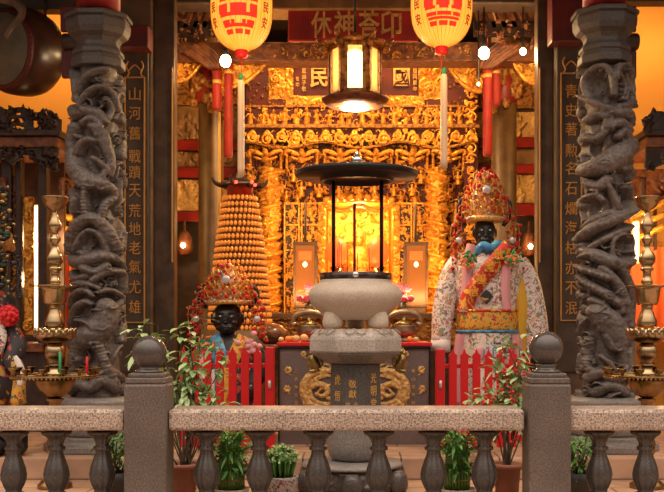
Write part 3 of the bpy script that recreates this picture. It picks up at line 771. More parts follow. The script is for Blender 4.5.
Rs = [([(583,94),(580,80),(586,68),(598,66),(606,76),(608,94)], 4.5, .05), ([(608,80),(614,66),(624,64),(632,74),(633,90),(626,102),(614,106)], 4.5, .055), ([(616,72),(622,84),(618,98)], 2.6, .03), ([(624,72),(627,86),(622,98)], 2.6, .03),
      ([(574,91),(584,98),(596,106),(606,112)], [3,5,5,5], .058), ([(600,108),(612,112),(624,112),(632,120)], [6,8,9,6], .058), ([(582,118),(592,114),(602,118),(600,128)], 6, .052), ([(606,124),(616,122),(626,128)], 7, .055),
      ([(580,134),(590,138),(598,132)], 5, .05), ([(612,136),(620,130),(626,138),(618,146)], 5, .052),
      ([(580,168),(592,166),(606,160),(620,152),(632,140)], [9,12,14,14,10], .066, .1), ([(582,182),(592,186),(600,180)], 7, .055), ([(620,168),(630,166),(634,176)], 5, .045),
      ([(600,182),(606,194),(612,208)], [3.5,4,5], .06), ([(580,196),(590,194),(596,200)], 4, .045), ([(626,186),(634,196),(634,206)], 6, .05),
      ([(576,238),(588,228),(602,222),(618,214),(634,206)], [6,7,7,7,6], .062, .28), ([(580,226),(594,216),(606,212)], 5, .045), ([(582,250),(600,238),(618,230),(634,224)], [4,5,5,4], .05),
      ([(607,240),(606,254),(614,260),(626,258),(631,246),(628,236),(616,234),(607,240)], 2.8, .05),
      ([(572,246),(580,250),(592,256),(604,262),(618,264),(630,260)], [5,8,9,9,8,5], .066), ([(574,248),(580,244)], 4, .07), ([(580,256),(586,254)], 4.5, .08), ([(576,266),(588,272),(600,278)], [4,5,5], .062, .3),
      ([(578,276),(590,288),(602,296),(612,304)], [4,5,6,5], .05, .3), ([(596,268),(610,282),(620,300),(624,320)], [5,6,6,5], .06), ([(614,266),(626,284),(634,306),(636,326)], [5,6,6,5], .055), ([(604,276),(614,294),(616,312)], 4, .05),
      ([(590,312),(600,320),(610,330),(614,344)], [11,15,16,11], .068, .08), ([(586,300),(596,304),(602,312)], 5, .052), ([(612,338),(617,354),(618,374)], [6,5,4], .064), ([(600,336),(606,348)], 5, .062),
      ([(584,340),(582,356),(586,372)], [4,5,5], .05, .3), ([(628,336),(632,352),(630,370)], [5,6,6], .05), ([(584,378),(596,372),(608,378),(622,374),(634,380)], 8, .062), ([(590,392),(604,386),(620,392)], 8, .055), ([(594,356),(602,362),(608,370)], 4, .05)]
dragon_column('grey carved stone dragon column beside the tall white-robed statue', 604.5, 1, Rs, [(594, 82, 8), (600, 96, 7), (617, 66, 3), (590, 146, 7), (612, 192, 8), (624, 196, 7), (588, 207, 7), (618, 247, 7), (592, 296, 10), (628, 318, 8), (624, 356, 8)], 23)

# ================================================================== CANDLE STANDS (brass towers with cup rings)
def candle_stand(label, px):
    Y = 6.0; k = Y/F; cx = X(px, Y)
    t = thing('brass_candle_stand', label, 'candle stand', (cx, Y, 0), 'brass candle stands')
    def L(name, pr, m='brass', n=32, **kw): return MB().lathe((cx, Y, 0), [(r*k, Z(py, Y)) for r, py in pr], n, **kw).build(name, m, t, True)
    L('top_dish', [(2.5, 212), (3, 211), (9, 207), (12, 202), (13, 197.5), (13.8, 197), (12.6, 198.5), (2, 204)])
    L('stem', [(4, 285), (5.5, 284), (6, 281), (4.5, 279), (4, 275), (4.5, 271), (6.5, 270), (6.5, 268), (4.5, 266.5), (8, 262), (8.6, 258), (6.5, 253), (3.5, 249), (3.2, 244), (5.5, 240), (5.5, 238), (3, 236.5), (3.4, 232), (6.6, 228), (6.8, 224), (4.5, 219), (2.8, 214), (2.6, 211)])
    L('drip_pan', [(3, 305), (9, 305), (11, 302), (13.2, 290), (14, 287.5), (21, 286.5), (21.5, 285.6), (14, 285.4), (4, 285)])
    L('bulb', [(8.5, 327), (10, 325), (9.6, 321), (7.5, 315), (5.5, 310), (5.2, 306), (6.4, 305.2)])
    lo = L('lotus_collar', [(8, 343), (14, 341), (18.5, 338), (20, 334.5), (19.5, 331), (17, 328.5), (9, 327.5)])
    pt = MB()
    for a in range(18):
        q = 2*PI*a/18; u = Vector((math.cos(q), math.sin(q), 0))
        c = Vector((cx, Y, Z(333, Y)))+u*(18.4*k)
        Rm = Matrix.Rotation(q, 3, 'Z') @ Matrix.Rotation(.25, 3, 'Y')
        pt.sphere(c, (.014, .019, .034), 8, 8, Rm)
    pt.build('lotus_petal', 'brass', lo, True)
    L('lower_bulb', [(7, 364), (7.5, 363), (7, 361), (9.2, 357), (10.2, 352), (9.6, 347.5), (7, 344), (6, 343)])
    L('lower_stem', [(9, 376), (9, 373), (6, 371), (5.2, 366), (7, 364.5)])
    # ring tray with oil cups
    tr = MB(); tr.lathe((cx, Y, Z(375.5, Y)), [(40*k, -.008), (42.5*k, -.006), (43*k, .004), (42*k, .008), (38.5*k, .006), (38*k, -.004), (40*k, -.008)], 56)
    for a in range(6):
        q = 2*PI*(a+.5)/6
        tr.tube([(cx+8*k*math.cos(q), Y+8*k*math.sin(q), Z(375.5, Y)), (cx+39*k*math.cos(q), Y+39*k*math.sin(q), Z(375.5, Y))], .007, 6)
    for a in range(64):
        q = 2*PI*a/64; tr.sphere((cx+42*k*math.cos(q), Y+42*k*math.sin(q), Z(377.2, Y)), .008, 6, 5)
    tr.build('ring_tray', 'brass_d', t, True)
    for a in range(14):
        q = 2*PI*(a+.5)/14
        c = (cx+40.5*k*math.cos(q), Y+40.5*k*math.sin(q), Z(374, Y))
        o = MB().lathe(c, [(.008, -.004), (.012, .004), (.009, .012), (.02, .022), (.026, .036), (.026, .039), (.019, .03), (0, .026)], 14).build('oil_cup', 'brass_d', t, True)
    L('bowl', [(5, 398), (11, 395), (16, 389), (19, 382), (20, 378), (17.5, 377), (8, 376.5)], 'brass_d')
    L('foot', [(17, 487.5), (17, 484), (13, 480), (6, 474), (4.5, 462), (6, 456), (8.5, 450), (8.5, 443), (6, 436), (4.5, 430), (5.5, 408), (6, 402), (9, 400), (9, 398.5), (5, 398)], 'brass_d')
    return t
candle_stand('tall brass lotus candle stand with oil cup ring, beside the costumed puppet with red pompom', 55)
candle_stand('tall brass lotus candle stand with oil cup ring, cut by the picture edge', 647)
for px, col, top, lb in ((87, 'red', 357, 'thin red candle standing on the brass ring tray by the drum column'), (60, 'green', 352, 'thin green candle standing on the brass ring tray by the costumed puppet')):
    yc = 6.0-math.sqrt(max(0, (40.5*.006)**2-((px-55)*.006)**2))+.0
    o = MB().lathe((X(px, yc), yc, Z(373.5, yc)), [(.006, 0), (.0075, .002), (.0075, (373.5-top)*.0057), (.001, (374.5-top)*.0057)], 10).build('thin_candle', col, None, True)
    tag(o, lb, 'candle'); o['kind'] = 'thing'

# ================================================================== ALTAR TABLE IN FRONT WITH DRAGON PANEL
YT = 6.95; kt = YT/F
tx0, tx1 = X(276.5, YT), X(432, YT)
at_ = thing('offering_table', 'dark stone offering table with gilded dragon relief and red edged top behind the burner', 'table', ((tx0+tx1)/2, YT+.3, G))
MB().box(tx0, tx1, YT, YT+.6, Z(346, YT), Z(342.6, YT)).build('table_top', 'red', at_, False, .004)
fp = MB().box(tx0+.01, tx1-.01, YT+.02, YT+.06, G, Z(346, YT)-.001).build('front_panel', 'table_stone', at_)
MB().box(tx0+.01, tx0+.05, YT+.06, YT+.58, G, Z(346, YT)-.001).build('side_panel', 'pedestal', at_)
MB().box(tx1-.05, tx1-.01, YT+.06, YT+.58, G, Z(346, YT)-.001).build('side_panel', 'pedestal', at_)
fr = MB(); e = .011; za, zb_ = G+.02, Z(347.5, YT)
fr.box(tx0+.01, tx0+.01+e, YT+.008, YT+.02, za, zb_); fr.box(tx1-.01-e, tx1-.01, YT+.008, YT+.02, za, zb_); fr.box(tx0+.01, tx1-.01, YT+.008, YT+.02, zb_-e, zb_)
fr.build('border', 'black_metal', fp)
PW, PH = tx1-tx0, Z(343, YT)-Z(418, YT); pz = Z(418, YT)
rd = Relief(PW, PH, .004, 3)
def tp(px, py): return ((px-276.5)*kt, (418-py)*kt)
for mir in (0, 1):
    g = lambda x: (709.5-x) if mir else x
    S = lambda pts, r, h, ri=0, per=.02: rd.stroke([tp(g(x), y) for x, y in pts], [q*kt for q in r] if hasattr(r, '__len__') else r*kt, h, 0, 8, ri, per)
    S([(338,372),(326,370.5),(312,374),(304,383),(303.5,394),(309,404),(320,409),(333,408)], [1.8,2.8,3.3,3.7,3.8,3.7,3.3,2.5], .016, .35, .014)
    S([(336,377),(326,375.5),(316,379),(310,386),(310,394),(315,401),(324,404),(336,403)], [1,2,2.4,2.6,2.6,2.5,2.2,1.5], .012, .3, .012)
    S([(334,370),(328,365),(320,364)], [1.6,1.3,.6], .012); S([(326,369),(320,366),(312,368)], [1.4,1.1,.5], .012); S([(318,392),(322,388),(326,391),(323,395)], [1.6,1.8,1.6,1], .02)
    S([(312,388),(318,384),(325,386),(328,392),(322,396),(316,394)], [2,3,3.5,3,2.5,2], .03); S([(327,386),(332,384)], [2,1], .02); S([(328,398),(334,400)], [2.5,1.5], .02)
    for a in range(13):
        q = math.radians(75+a*17)
        S([(321+17*math.cos(q), 391-17*math.sin(q)), (321+20*math.cos(q), 391-20*math.sin(q)), (321+22.5*math.cos(q+.12), 391-22.5*math.sin(q+.12))], [2, 1.6, .6], .016)
    for fx, fy, fr_ in ((288, 370, 4.2), (287, 389, 4), (303.5, 354, 3.4)):
        for a in range(6): rd.blob(*tp(g(fx+fr_*.55*math.cos(a*1.047)), fy+fr_*.55*math.sin(a*1.047)), fr_*.52*kt, .012)
        S([(fx+1, fy+fr_), (fx+4, fy+fr_*1.3)], [1.4, .8], .01)
m = rd.A > .002
rd.rough(.011, 60, 3); rd.A = np.where(m, rd.A, -.002)
gx, gz = np.meshgrid(rd.x/kt+276.5, 418-rd.z/kt)
def near(fx, fy, r): return (gx-fx)**2+(gz-fy)**2 < r*r
fm = np.zeros_like(m)
for mir in (0, 1):
    for fx, fy in ((288, 370), (287, 389), (303.5, 354)):
        q = m & near(709.5-fx if mir else fx, fy, 6.5); fm |= q
        rd.flat('flower_relief', 'gold_pale', fp, tx0, YT+.0195, pz, q)
for mir in (0, 1):
    rd.flat('dragon_relief', 'gold_pale', fp, tx0, YT+.0195, pz, m & ~fm & ((gx > 354.7) if mir else (gx < 354.7)))
L = MB()
for px, s in ((296, '乙亥年吉旦'), (413.5, '青山宮敬獻')):
    for i, ch in enumerate(s): glyph(L, ch, X(px, YT), YT+.0195, Z(371+8*i, YT), .026, .026, .004, .012)
L.build('lettering', 'gold_pale', fp)
ztop = Z(342.6, YT)+.001
def on_table(px, dy=0.2): return (X(px, YT+dy), YT+dy, ztop)
# fruit and offerings
for i, (px, dy, r, m_, lb) in enumerate([(281, .12, .020, 'fruit_y', 'small pale yellow fruit at the end of the table beside the wooden fish'), (288, .14, .024, 'fruit_o', 'orange fruit on the table, second from the wooden fish'), (296, .13, .027, 'fruit_y', 'pale fruit on the table, third from the wooden fish'),
        (304, .15, .031, 'fruit_y', 'largest pale fruit on the table, nearest the stone burner foot'), (292, .22, .024, 'fruit_o', 'orange fruit lying behind the row of fruit beside the wooden fish'), (410, .13, .022, 'fruit_o', 'orange fruit on the red table edge beside the lion-armed censer'), (416, .16, .02, 'fruit_y', 'small pale fruit on the table towards the tall statue')]):
    c = on_table(px, dy)
    o = MB().sphere((c[0], c[1], c[2]+r*.92), (r, r, r*.92), 16, 10).build('offering_fruit', m_, None, True)
    tag(o, lb, 'fruit', 'fruit offered on the table'); o['kind'] = 'thing'
    MB().tube([(c[0], c[1], c[2]+r*1.8), (c[0]+.004, c[1], c[2]+r*1.8+.012)], .003, 6).build('stem', 'stem', o)
def dragon_censer(label, px, sg):
    c = on_table(px, .38); t = thing('dragon_censer', label, 'censer', c, 'twin censers on the offering table')
    MB().lathe(c, [(.05, 0), (.055, .012), (.035, .02), (.05, .035), (.085, .055), (.092, .085), (.08, .11), (.085, .118), (.072, .118), (.0, .1)], 28).build('bowl', 'grey_bronze', t, True)
    h = MB()
    def q(dx, dz, dy=0): return (c[0]+sg*dx, c[1]+dy, c[2]+dz)
    h.tube([q(-.085, .07), q(-.12, .12), q(-.105, .185), (c[0], c[1], c[2]+.215), q(.09, .195), q(.12, .145), q(.10, .10)], [.012, .018, .022, .024, .022, .018, .012], 10, smooth=6)
    h.sphere(q(.112, .125), (.03, .024, .022), 12, 8)
    for a in range(7): h.sphere(q(-.10+.033*a, .185+.033*math.sin(a/6*PI)), .012, 8, 6)
    h.build('dragon_handle', 'grey_bronze', t, True)
    MB().lathe((c[0], c[1], c[2]+.1185), [(.06, 0), (.062, .012), (.03, .03), (.012, .036), (.016, .05), (0, .062)], 20).build('lid', 'bronze', t, True)
    return t
dragon_censer('grey bronze censer with arching dragon handle beside the pale fruit', 309, -1)
dragon_censer('grey bronze censer with arching dragon handle beside the tall statue', 404, 1)
def flowers(label, px, py, Y, zb0, seed, grp='flowers on the altar'):
    rr = random.Random(seed); x = X(px, Y)
    t = thing('flower_vase', label, 'flowers', (x, Y, zb0), grp)
    MB().lathe((x, Y, zb0), [(.03, 0), (.045, .03), (.04, .08), (.022, .11), (.03, .125), (.02, .125), (0, .1)], 18).build('vase', 'grey_bronze', t, True)
    lf, bl = MB(), MB(); zc_ = Z(py, Y)
    for _ in range(16):
        e = Vector((x+rr.gauss(0, .05), Y+max(-.05, min(.05, rr.gauss(0, .02))), max(zb0+.13, zc_+rr.gauss(0, .07))))
        lf.tube([(x, Y, zb0+.12), ((x+e.x)/2, Y, (zb0+e.z)/2+.03), e], .003, 5)
        for p in range(5):
            a = p*1.257; bl.sphere(e+Vector((.018*math.cos(a), -.008, .018*math.sin(a))), (.015, .008, .015), 8, 6)
        bl.sphere(e+Vector((0, -.012, 0)), .009, 6, 5)
        leaf(lf, e+Vector((rr.gauss(0, .02), .0, -.04)), Vector((rr.gauss(0, 1), rr.gauss(0, 1), .3)), .07, .022)
    lf.build('foliage', 'leaf_d', t, True); bl.build('blossom', 'flower_p', t, True)
def leaf(mb, p, d, L, W, droop=.25):
    d = Vector(d).normalized(); s = d.cross(Vector((0, 0, 1)))
    s = s.normalized() if s.length > .05 else Vector((1, 0, 0)); n = s.cross(d)
    p = Vector(p); V = [p]
    for t, wd in ((.3, .8), (.6, 1.), (.85, .55)):
        c = p+d*(L*t)-Vector((0, 0, droop*L*t*t))
        V += [c-s*(W*wd*.5)+n*(.12*W), c, c+s*(W*wd*.5)+n*(.12*W)]
    V.append(p+d*L-Vector((0, 0, droop*L)))
    mb.add(V, [(0, 2, 1), (0, 3, 2), (1, 2, 5, 4), (2, 3, 6, 5), (4, 5, 8, 7), (5, 6, 9, 8), (7, 8, 10), (8, 9, 10)])

# wooden fish beside the table
YF = 7.9
wf = thing('wooden_fish', 'dark brown lacquered round wooden fish drum behind the short statue', 'wooden fish', (X(272, YF), YF, G))
MB().lathe((X(272, YF), YF, 0), [(.15, G), (.16, G+.03), (.08, G+.06), (.06, .45), (.10, .70), (.17, Z(347, YF)-.01), (.17, Z(344, YF))], 24).build('stand', 'shrine_r', wf, True)
MB().sphere((X(272, YF), YF, Z(334, YF)), (.118, .12, .088), 28, 18).build('body', 'stone_d', wf, True)
MB().box(X(272, YF)-.085, X(272, YF)+.085, YF-.122, YF-.09, Z(338.5, YF), Z(337.2, YF)).build('mouth_slot', 'black', wf)

# ================================================================== RED PICKET FENCES
def fence(label, x0, x1, posts, pick, top, railz, Y=6.6):
    t = thing('picket_fence', label, 'fence', (X((x0+x1)/2, Y), Y, G), 'red picket fences')
    for px in posts:
        p = MB().box(X(px-4.6, Y), X(px+4.6, Y), Y-.03, Y+.03, G, Z(top-1, Y)).build('post', 'red', t, False, .006)
        MB().tube([(X(px, Y), Y-.034, Z(388, Y)), (X(px, Y), Y-.034, Z(380, Y))], .011, 8).build('door_bolt', 'pearl', p, True)
    for a in railz: MB().box(X(x0, Y), X(x1, Y), Y-.012, Y+.022, Z(a+2.2, Y), Z(a-2.2, Y)).build('rail', 'red', t, False, .004)
    MB().box(X(x0, Y), X(x1, Y), Y-.012, Y+.022, G+.07, G+.11).build('rail', 'red', t, False, .004)
    p0 = None
    for px in pick:
        x = X(px, Y)
        if p0 is None:
            w = 3.9*Y/F; zt = Z(top+5, Y)
            p0 = MB().prism([(x-w, G+.03), (x+w, G+.03), (x+w, zt-.02), (x+w*1.1, zt), (x+w*.45, zt+.014), (x, zt+.045), (x-w*.45, zt+.014), (x-w*1.1, zt), (x-w, zt-.02)], Y-.034, Y-.0135).build('picket', 'red', t, False, .003); xo = x
        else:
            c = p0.copy(); COL.objects.link(c); c.location.x = x-xo
    return t
fence('red wooden picket fence in front of the short dark statue', 182, 274, [270], [184, 196, 208, 220.5, 233, 245.5, 258], 348, [365.5])
fence('red wooden picket fence in front of the tall white-robed statue', 436, 522, [440], [452.5, 464, 476, 488, 500, 512], 350, [366])

# ================================================================== STATUES
def pompoms(parent, spots, r, m='pom_red'):
    p0 = None
    for c in spots:
        if p0 is None:
            p0 = MB().sphere((0, 0, 0), r, 10, 8).build('pompom', m, parent, True); o3 = ORG[parent.name]; p0.location = (c[0]-o3[0], c[1]-o3[1], c[2]-o3[2])
            # the first mesh is built about the world origin: move its points into place
            p0.data.transform(Matrix.Translation(Vector(o3)))
        else:
            q = p0.copy(); COL.objects.link(q); q.location = (c[0]-o3[0], c[1]-o3[1], c[2]-o3[2])
            s = .75+.5*R.random(); q.scale = (s, s, s)
def face(t, c, w, h, Y):
    """black lacquered head with brows, eyes, nose, mouth and ears; c = centre"""
    b = MB(); x, y, z = c
    b.sphere((x, y, z), (w, w*1.02, h), 28, 20)
    b.sphere((x, y-w*.55, z-h*.55), (w*.62, w*.55, h*.42), 20, 14)
    b.sphere((x, y-w*1.02, z-h*.12), (w*.15, w*.2, h*.2), 12, 10); b.sphere((x, y-w*1.1, z-h*.25), (w*.2, w*.16, h*.1), 12, 8)
    for s in (-1, 1):
        b.tube([(x+s*w*.14, y-w*.93, z+h*.22), (x+s*w*.38, y-w*.93, z+h*.34), (x+s*w*.62, y-w*.76, z+h*.25)], [w*.07, w*.09, w*.04], 8, smooth=3)
        b.sphere((x+s*w*.37, y-w*.87, z+h*.1), (w*.19, w*.1, h*.1), 12, 8)
        b.sphere((x+s*w*.48, y-w*.74, z-h*.28), (w*.24, w*.2, h*.2), 12, 8)
        b.sphere((x+s*w*1.0, y-w*.05, z-h*.02), (w*.1, w*.22, h*.3), 10, 8)
    b.tube([(x-w*.36, y-w*.94, z-h*.52), (x, y-w*1.1, z-h*.56), (x+w*.36, y-w*.94, z-h*.52)], [w*.05, w*.1, w*.05], 8, smooth=4)
    b.tube([(x-w*.3, y-w*.92, z-h*.62), (x, y-w*1.07, z-h*.68), (x+w*.3, y-w*.92, z-h*.62)], [w*.04, w*.1, w*.04], 8, smooth=4)
    b.lathe((x, y+.01, z-h*1.45), [(w*.55, 0), (w*.5, h*.6)], 16)
    o = b.build('head', 'black', t, True)
    e = MB()
    for s in (-1, 1): e.sphere((x+s*w*.37, y-w*.945, z+h*.1), (w*.1, w*.05, h*.045), 10, 6)
    e.build('eye', 'pearl', o, True)
    return o
def crown(t, cx, Y, zb, zt, wb, wt, seed, npom, pr=.0125):
    """jewelled headdress: band, tiered filigree cap, ear flanges with hanging strands and pompoms"""
    rr = random.Random(seed); H = zt-zb
    b = MB()
    pr_ = [(wb*1.04, 0), (wb*1.06, H*.06), (wb*1.0, H*.12), (wb*.98, H*.3), (wb*.86, H*.5), (wb*.66, H*.7), (wb*.42, H*.87), (wt, H*.97), (0, H)]
    b.lathe((cx, Y, zb), pr_, 32)
    c = b.build('crown', 'crown', t, True)
    band = MB(); band.lathe((cx, Y, zb-.004), [(wb*1.0, 0), (wb*1.12, .004), (wb*1.13, H*.09), (wb*1.04, H*.11)], 32); band.build('crown_band', 'gold_p', c, True)
    bead = MB()
    for i in range(30):
        a = 2*PI*i/30; bead.sphere((cx+wb*1.14*math.cos(a), Y+wb*1.14*math.sin(a), zb+H*.055), .007, 6, 5)
    for i in range(46):
        u = rr.random(); a = PI+rr.random()*PI
        r = np.interp(u, [p[1]/H for p in pr_], [p[0] for p in pr_])+.012
        bead.sphere((cx+r*math.cos(a), Y+r*math.sin(a), zb+u*H), .007+.006*rr.random(), 6, 5)
    bead.build('pearl_bead', 'pearl', c, True)
    fg = MB()
    for row in range(6):
        u = .16+.14*row; r = np.interp(u, [p[1]/H for p in pr_], [p[0] for p in pr_])
        nn = max(5, int(2*PI*r/.045))
        for i in range(nn):
            a = 2*PI*(i+.5*(row % 2))/nn; q = Vector((math.cos(a), math.sin(a), 0)); p = Vector((cx, Y, zb+u*H))+q*(r+.004)
            fg.tube([p+Vector((0, 0, -.02)), p+q*.016+Vector((-q.y*.01, q.x*.01, .0)), p+q*.02+Vector((0, 0, .03)), p+q*.008+Vector((q.y*.012, -q.x*.012, .038))], [.005, .007, .006, .003], 6, smooth=3)
    fg.build('filigree', 'gold', c, True)
    fl = MB()
    for s in (-1, 1):
        fl.tube([(cx+s*wb*1.05, Y, zb-.03), (cx+s*wb*1.42, Y-.01, zb+H*.12), (cx+s*wb*1.4, Y-.01, zb+H*.36), (cx+s*wb*1.15, Y, zb+H*.5)], [.014, .02, .018, .01], 10, .7, 5)
    fl.build('ear_flange', 'black', c, True)
    pts = []
    for s in (-1, 1):
        st = MB()
        for kx in range(4):
            x = cx+s*wb*(1.25+.2*kx)
            z0, z1 = zb+H*(.5-.17*kx), zb-H*(.62+.1*kx)
            st.tube([(cx+s*wb*1.1, Y-.02, z0), (x, Y-.03, z0-.02), (x+s*.01, Y-.035, (z0+z1)/2), (x-s*.01, Y-.03, z1)], .004, 5, smooth=4)
            n = 6
            for i in range(n):
                pts.append((x+rr.gauss(0, .012), Y-.05-rr.random()*.02, z0-.03+(z1-z0+.03)*i/(n-1)))
            for i in range(9): st.sphere((x+rr.gauss(0, .012), Y-.04, z0+(z1-z0)*rr.random()), .009, 6, 5)
        st.build('hanging_strands', 'crown', c, True)
        d = (cx+s*wb*1.5, Y-.06, zb-H*.38)
        MB().lathe((d[0], d[1], d[2]), [(0, 0), (.02, -.004), (.026, -.012), (.02, -.02), (0, -.02)], 20, axis='y').build('pearl_disc', 'pearl', c, True)
    MB().lathe((cx+wb*.02, Y-wb*.98, zb+H*.58), [(0, -.02), (.02, -.022), (.032, -.014), (.034, 0), (0, .01)], 20, axis='y').build('pearl_disc', 'pearl', c, True)
    for i in range(npom):
        u = .12+.86*rr.random(); a = PI+.15+rr.random()*(PI-.3)
        r = np.interp(u, [p[1]/H for p in pr_], [p[0] for p in pr_])+.034
        pts.append((cx+r*math.cos(a), Y+r*math.sin(a), zb+u*H))
    pts.append((cx, Y, zt+.012))
    pompoms(c, pts, pr)
def flower_knot(t, c, r, seed):
    rr = random.Random(seed); a, b = MB(), MB()
    for i in range(44):
        p = (c[0]+rr.gauss(0, r*.5), c[1]-rr.random()*.025, c[2]+rr.gauss(0, r*.42))
        Rq = Matrix.Rotation(rr.random()*3, 3, 'Y')
        (a if i % 2 else b).sphere(p, (r*.30, r*.14, r*.13), 8, 6, Rq)
    k = a.build('flower_knot', 'orange', t, True); b.build('flower_leaves', 'green', k, True)

# tall statue -----------------------------------------------------------------
YS = 7.3; ks = YS/F
def sp(px, py, dy=0): v = P(px, py, YS); return Vector((v.x, YS+dy, v.z))
ts = thing('tall_deity_statue', 'tall black-faced temple statue in white embroidered robe with red pompom crown', 'statue', (X(488, YS), YS, G))
def ring(x0, x1, py, d): return (X((x0+x1)/2, YS), YS, Z(py, YS), (x1-x0)/2*ks, d)
MB().loft([ring(462, 520, 436, .17), ring(460, 522, 428, .18), ring(458, 523, 408, .19), ring(458, 520, 370, .19), ring(459, 518, 340, .18), ring(459, 516, 322, .17), ring(457, 517, 305, .165), ring(452, 522, 280, .165), ring(450, 526, 265, .15), ring(456, 520, 254, .125), ring(472, 503, 247, .09)], 36, 2.3).build('robe', 'robe', ts, True)
sk = MB()
n = 44; V = []; rows = [(331, 1.02, .186), (345, 1.06, .20), (372, 1.12, .205), (400, 1.17, .21), (420, 1.2, .215), (434, 1.22, .22)]
for py, s, d in rows:
    for i in range(n):
        a = 2*PI*i/n; f = 1+.045*math.sin(9*a)*(1 if py > 340 else .3)
        V.append((X(488, YS)+31*ks*s*f*math.cos(a), YS+d*f*math.sin(a), Z(py, YS)))
Fq = [(j*n+i, j*n+(i+1) % n, (j+1)*n+(i+1) % n, (j+1)*n+i) for j in range(len(rows)-1) for i in range(n)]
sk.add(V, [f[::-1] for f in Fq]).build('skirt', 'skirt', ts, True)
ft = MB()
for s in (-1, 1): ft.sphere((X(488, YS)+s*.11, YS-.08, G+.055), (.07, .14, .055), 16, 10); ft.lathe((X(488, YS)+s*.11, YS-.02, G), [(.055, .0), (.055, .06), (.06, .2)], 14)
ft.build('boot', 'black_cloth', ts, True)
# apron, belt, sash, straps
def wrap_strip(name, m, pts, wd, yoff, parent, th=.006):
    """a cloth strip lying on the front of the torso through px points"""
    b = MB(); V = []
    for i, (px, py) in enumerate(pts):
        p0, p1 = pts[max(0, i-1)], pts[min(len(pts)-1, i+1)]
        dx, dy = p1[0]-p0[0], p1[1]-p0[1]; L = math.hypot(dx, dy); nx_, ny_ = -dy/L, dx/L
        for sg in (-1, 1):
            qx, qy = px+sg*nx_*wd/2, py+sg*ny_*wd/2
            u = max(-1, min(1, (qx-488)/38.)); y = YS-yoff*math.sqrt(max(.05, 1-u*u*.8))
            V += [(X(qx, YS), y, Z(qy, YS)), (X(qx, YS), y-th, Z(qy, YS))]
    Fc = []
    for i in range(len(pts)-1):
        a, c = 4*i, 4*(i+1)
        Fc += [(a+1, a+3, c+3, c+1), (a, c, c+2, a+2), (a, a+1, c+1, c), (a+2, c+2, c+3, a+3)]
    b.add(V, Fc); return b.build(name, m, parent, True)
wrap_strip('sash', 'sash', [(506, 247), (498, 256), (486, 270), (475, 284), (466, 298), (463, 310)], 15, .185, ts)
L = MB()
for ch, px, py in zip('敬獻善信', (495, 486, 478, 470), (256, 268, 280, 292)): glyph(L, ch, X(px, YS), YS-.195, Z(py, YS), .075, .075, .006, .02)
L.build('lettering', 'gold_b', ts)
wrap_strip('strap', 'pink', [(469, 246), (465, 262), (464, 285), (461, 312)], 9, .176, ts)
wrap_strip('strap', 'pink', [(499, 247), (503, 265), (502, 290), (504, 312)], 9, .176, ts)
MB().loft([ring(456, 519, 331, .195), ring(456, 519, 327, .20), ring(457, 517, 313, .20), ring(457, 517, 309, .19)], 36, 2.3).build('belt', 'belt', ts, True)
MB().loft([ring(455.5, 519.5, 333, .198), ring(455.5, 519.5, 330.5, .203), ring(456, 519, 330, .2)], 36, 2.3).build('belt_edge', 'blue', ts, True)
MB().loft([ring(456.5, 517.5, 312, .203), ring(456.5, 517.5, 309.5, .203)], 36, 2.3).build('belt_edge', 'sash', ts, True)
dm = MB(); c = sp(483, 297, -.19); dm.prism([(c.x-.05, c.z), (c.x, c.z-.06), (c.x+.05, c.z), (c.x, c.z+.05)], c.y-.006, c.y); dm.build('diamond_patch', 'darkrobe', ts)
wrap_strip('apron', 'skirt', [(487, 333), (487, 352), (487, 378), (487, 408), (487, 430)], 36, .232, ts)
L = MB()
for ch, px in (('山', 484), ('宮', 498)): glyph(L, ch, X(px, YS), YS-.245, Z(352, YS), .075, .09, .006, .02)
L.build('lettering', 'blue', ts)
MB().sphere(sp(476, 352, -.232), (.04, .012, .05), 12, 8).build('apron_flower', 'pink', ts, True)
wrap_strip('ribbon', 'pink', [(458, 334), (455, 360), (454, 400)], 8, .25, ts); wrap_strip('ribbon', 'pink', [(512, 334), (517, 356), (519, 390)], 9, .25, ts)
MB().tube([sp(517, 276, -.06), sp(521, 305, -.07), sp(519, 340, -.06), sp(520, 370, -.06)], [.03, .045, .045, .05], 10, .5, 4).build('yellow_cloth', 'yellow', ts, True)
def sleeve(name, pts, r, m, cm):
    s = MB().tube([sp(*p) for p in pts], [x*ks for x in r], 16, .8, 5).build(name, m, ts, True)
    a, b = sp(*pts[-2]), sp(*pts[-1]); d = (b-a).normalized()
    MB().tube([b-d*.012, b+d*.075], [r[-1]*ks*1.02, r[-1]*ks*1.1], 16, .8).build('cuff', cm, s, True)
    hp = b+d*.07
    h = MB().sphere(hp+d*.05, (.035, .028, .05), 14, 10)
    for f in range(4): h.tube([hp+d*.07+Vector((-.027+.018*f, 0, 0)), hp+d*.115+Vector((-.03+.02*f, -.012, 0)), hp+d*.135+Vector((-.028+.018*f, -.03, 0))], [.010, .0095, .007], 7, smooth=3)
    h.tube([hp+d*.03+Vector((.03, -.01, 0)), hp+d*.07+Vector((.042, -.03, 0)), hp+d*.1+Vector((.03, -.045, 0))], [.011, .010, .007], 7, smooth=3)
    h.build('hand', 'black', s, True)
sleeve('sleeve', [(459, 260, 0), (450, 278, -.01), (444, 305, -.03), (441, 328, -.05), (440, 341, -.06)], [9, 11, 11.5, 10.5, 9.5], 'robe', 'white')
sleeve('sleeve', [(518, 261, 0), (527, 280, -.01), (532, 305, -.03), (535, 328, -.05), (536, 346, -.06)], [9, 11.5, 12, 12, 11], 'robe', 'robe')
MB().tube([sp(474, 255, -.11), sp(480, 247, -.13), sp(488, 250, -.15), sp(496, 245, -.13), sp(502, 252, -.11)], [.025, .032, .034, .03, .02], 12, .8, 4).build('scarf', 'blue', ts, True)
flower_knot(ts, sp(464, 262, -.185), .062, 1); flower_knot(ts, sp(507, 260, -.185), .062, 2)
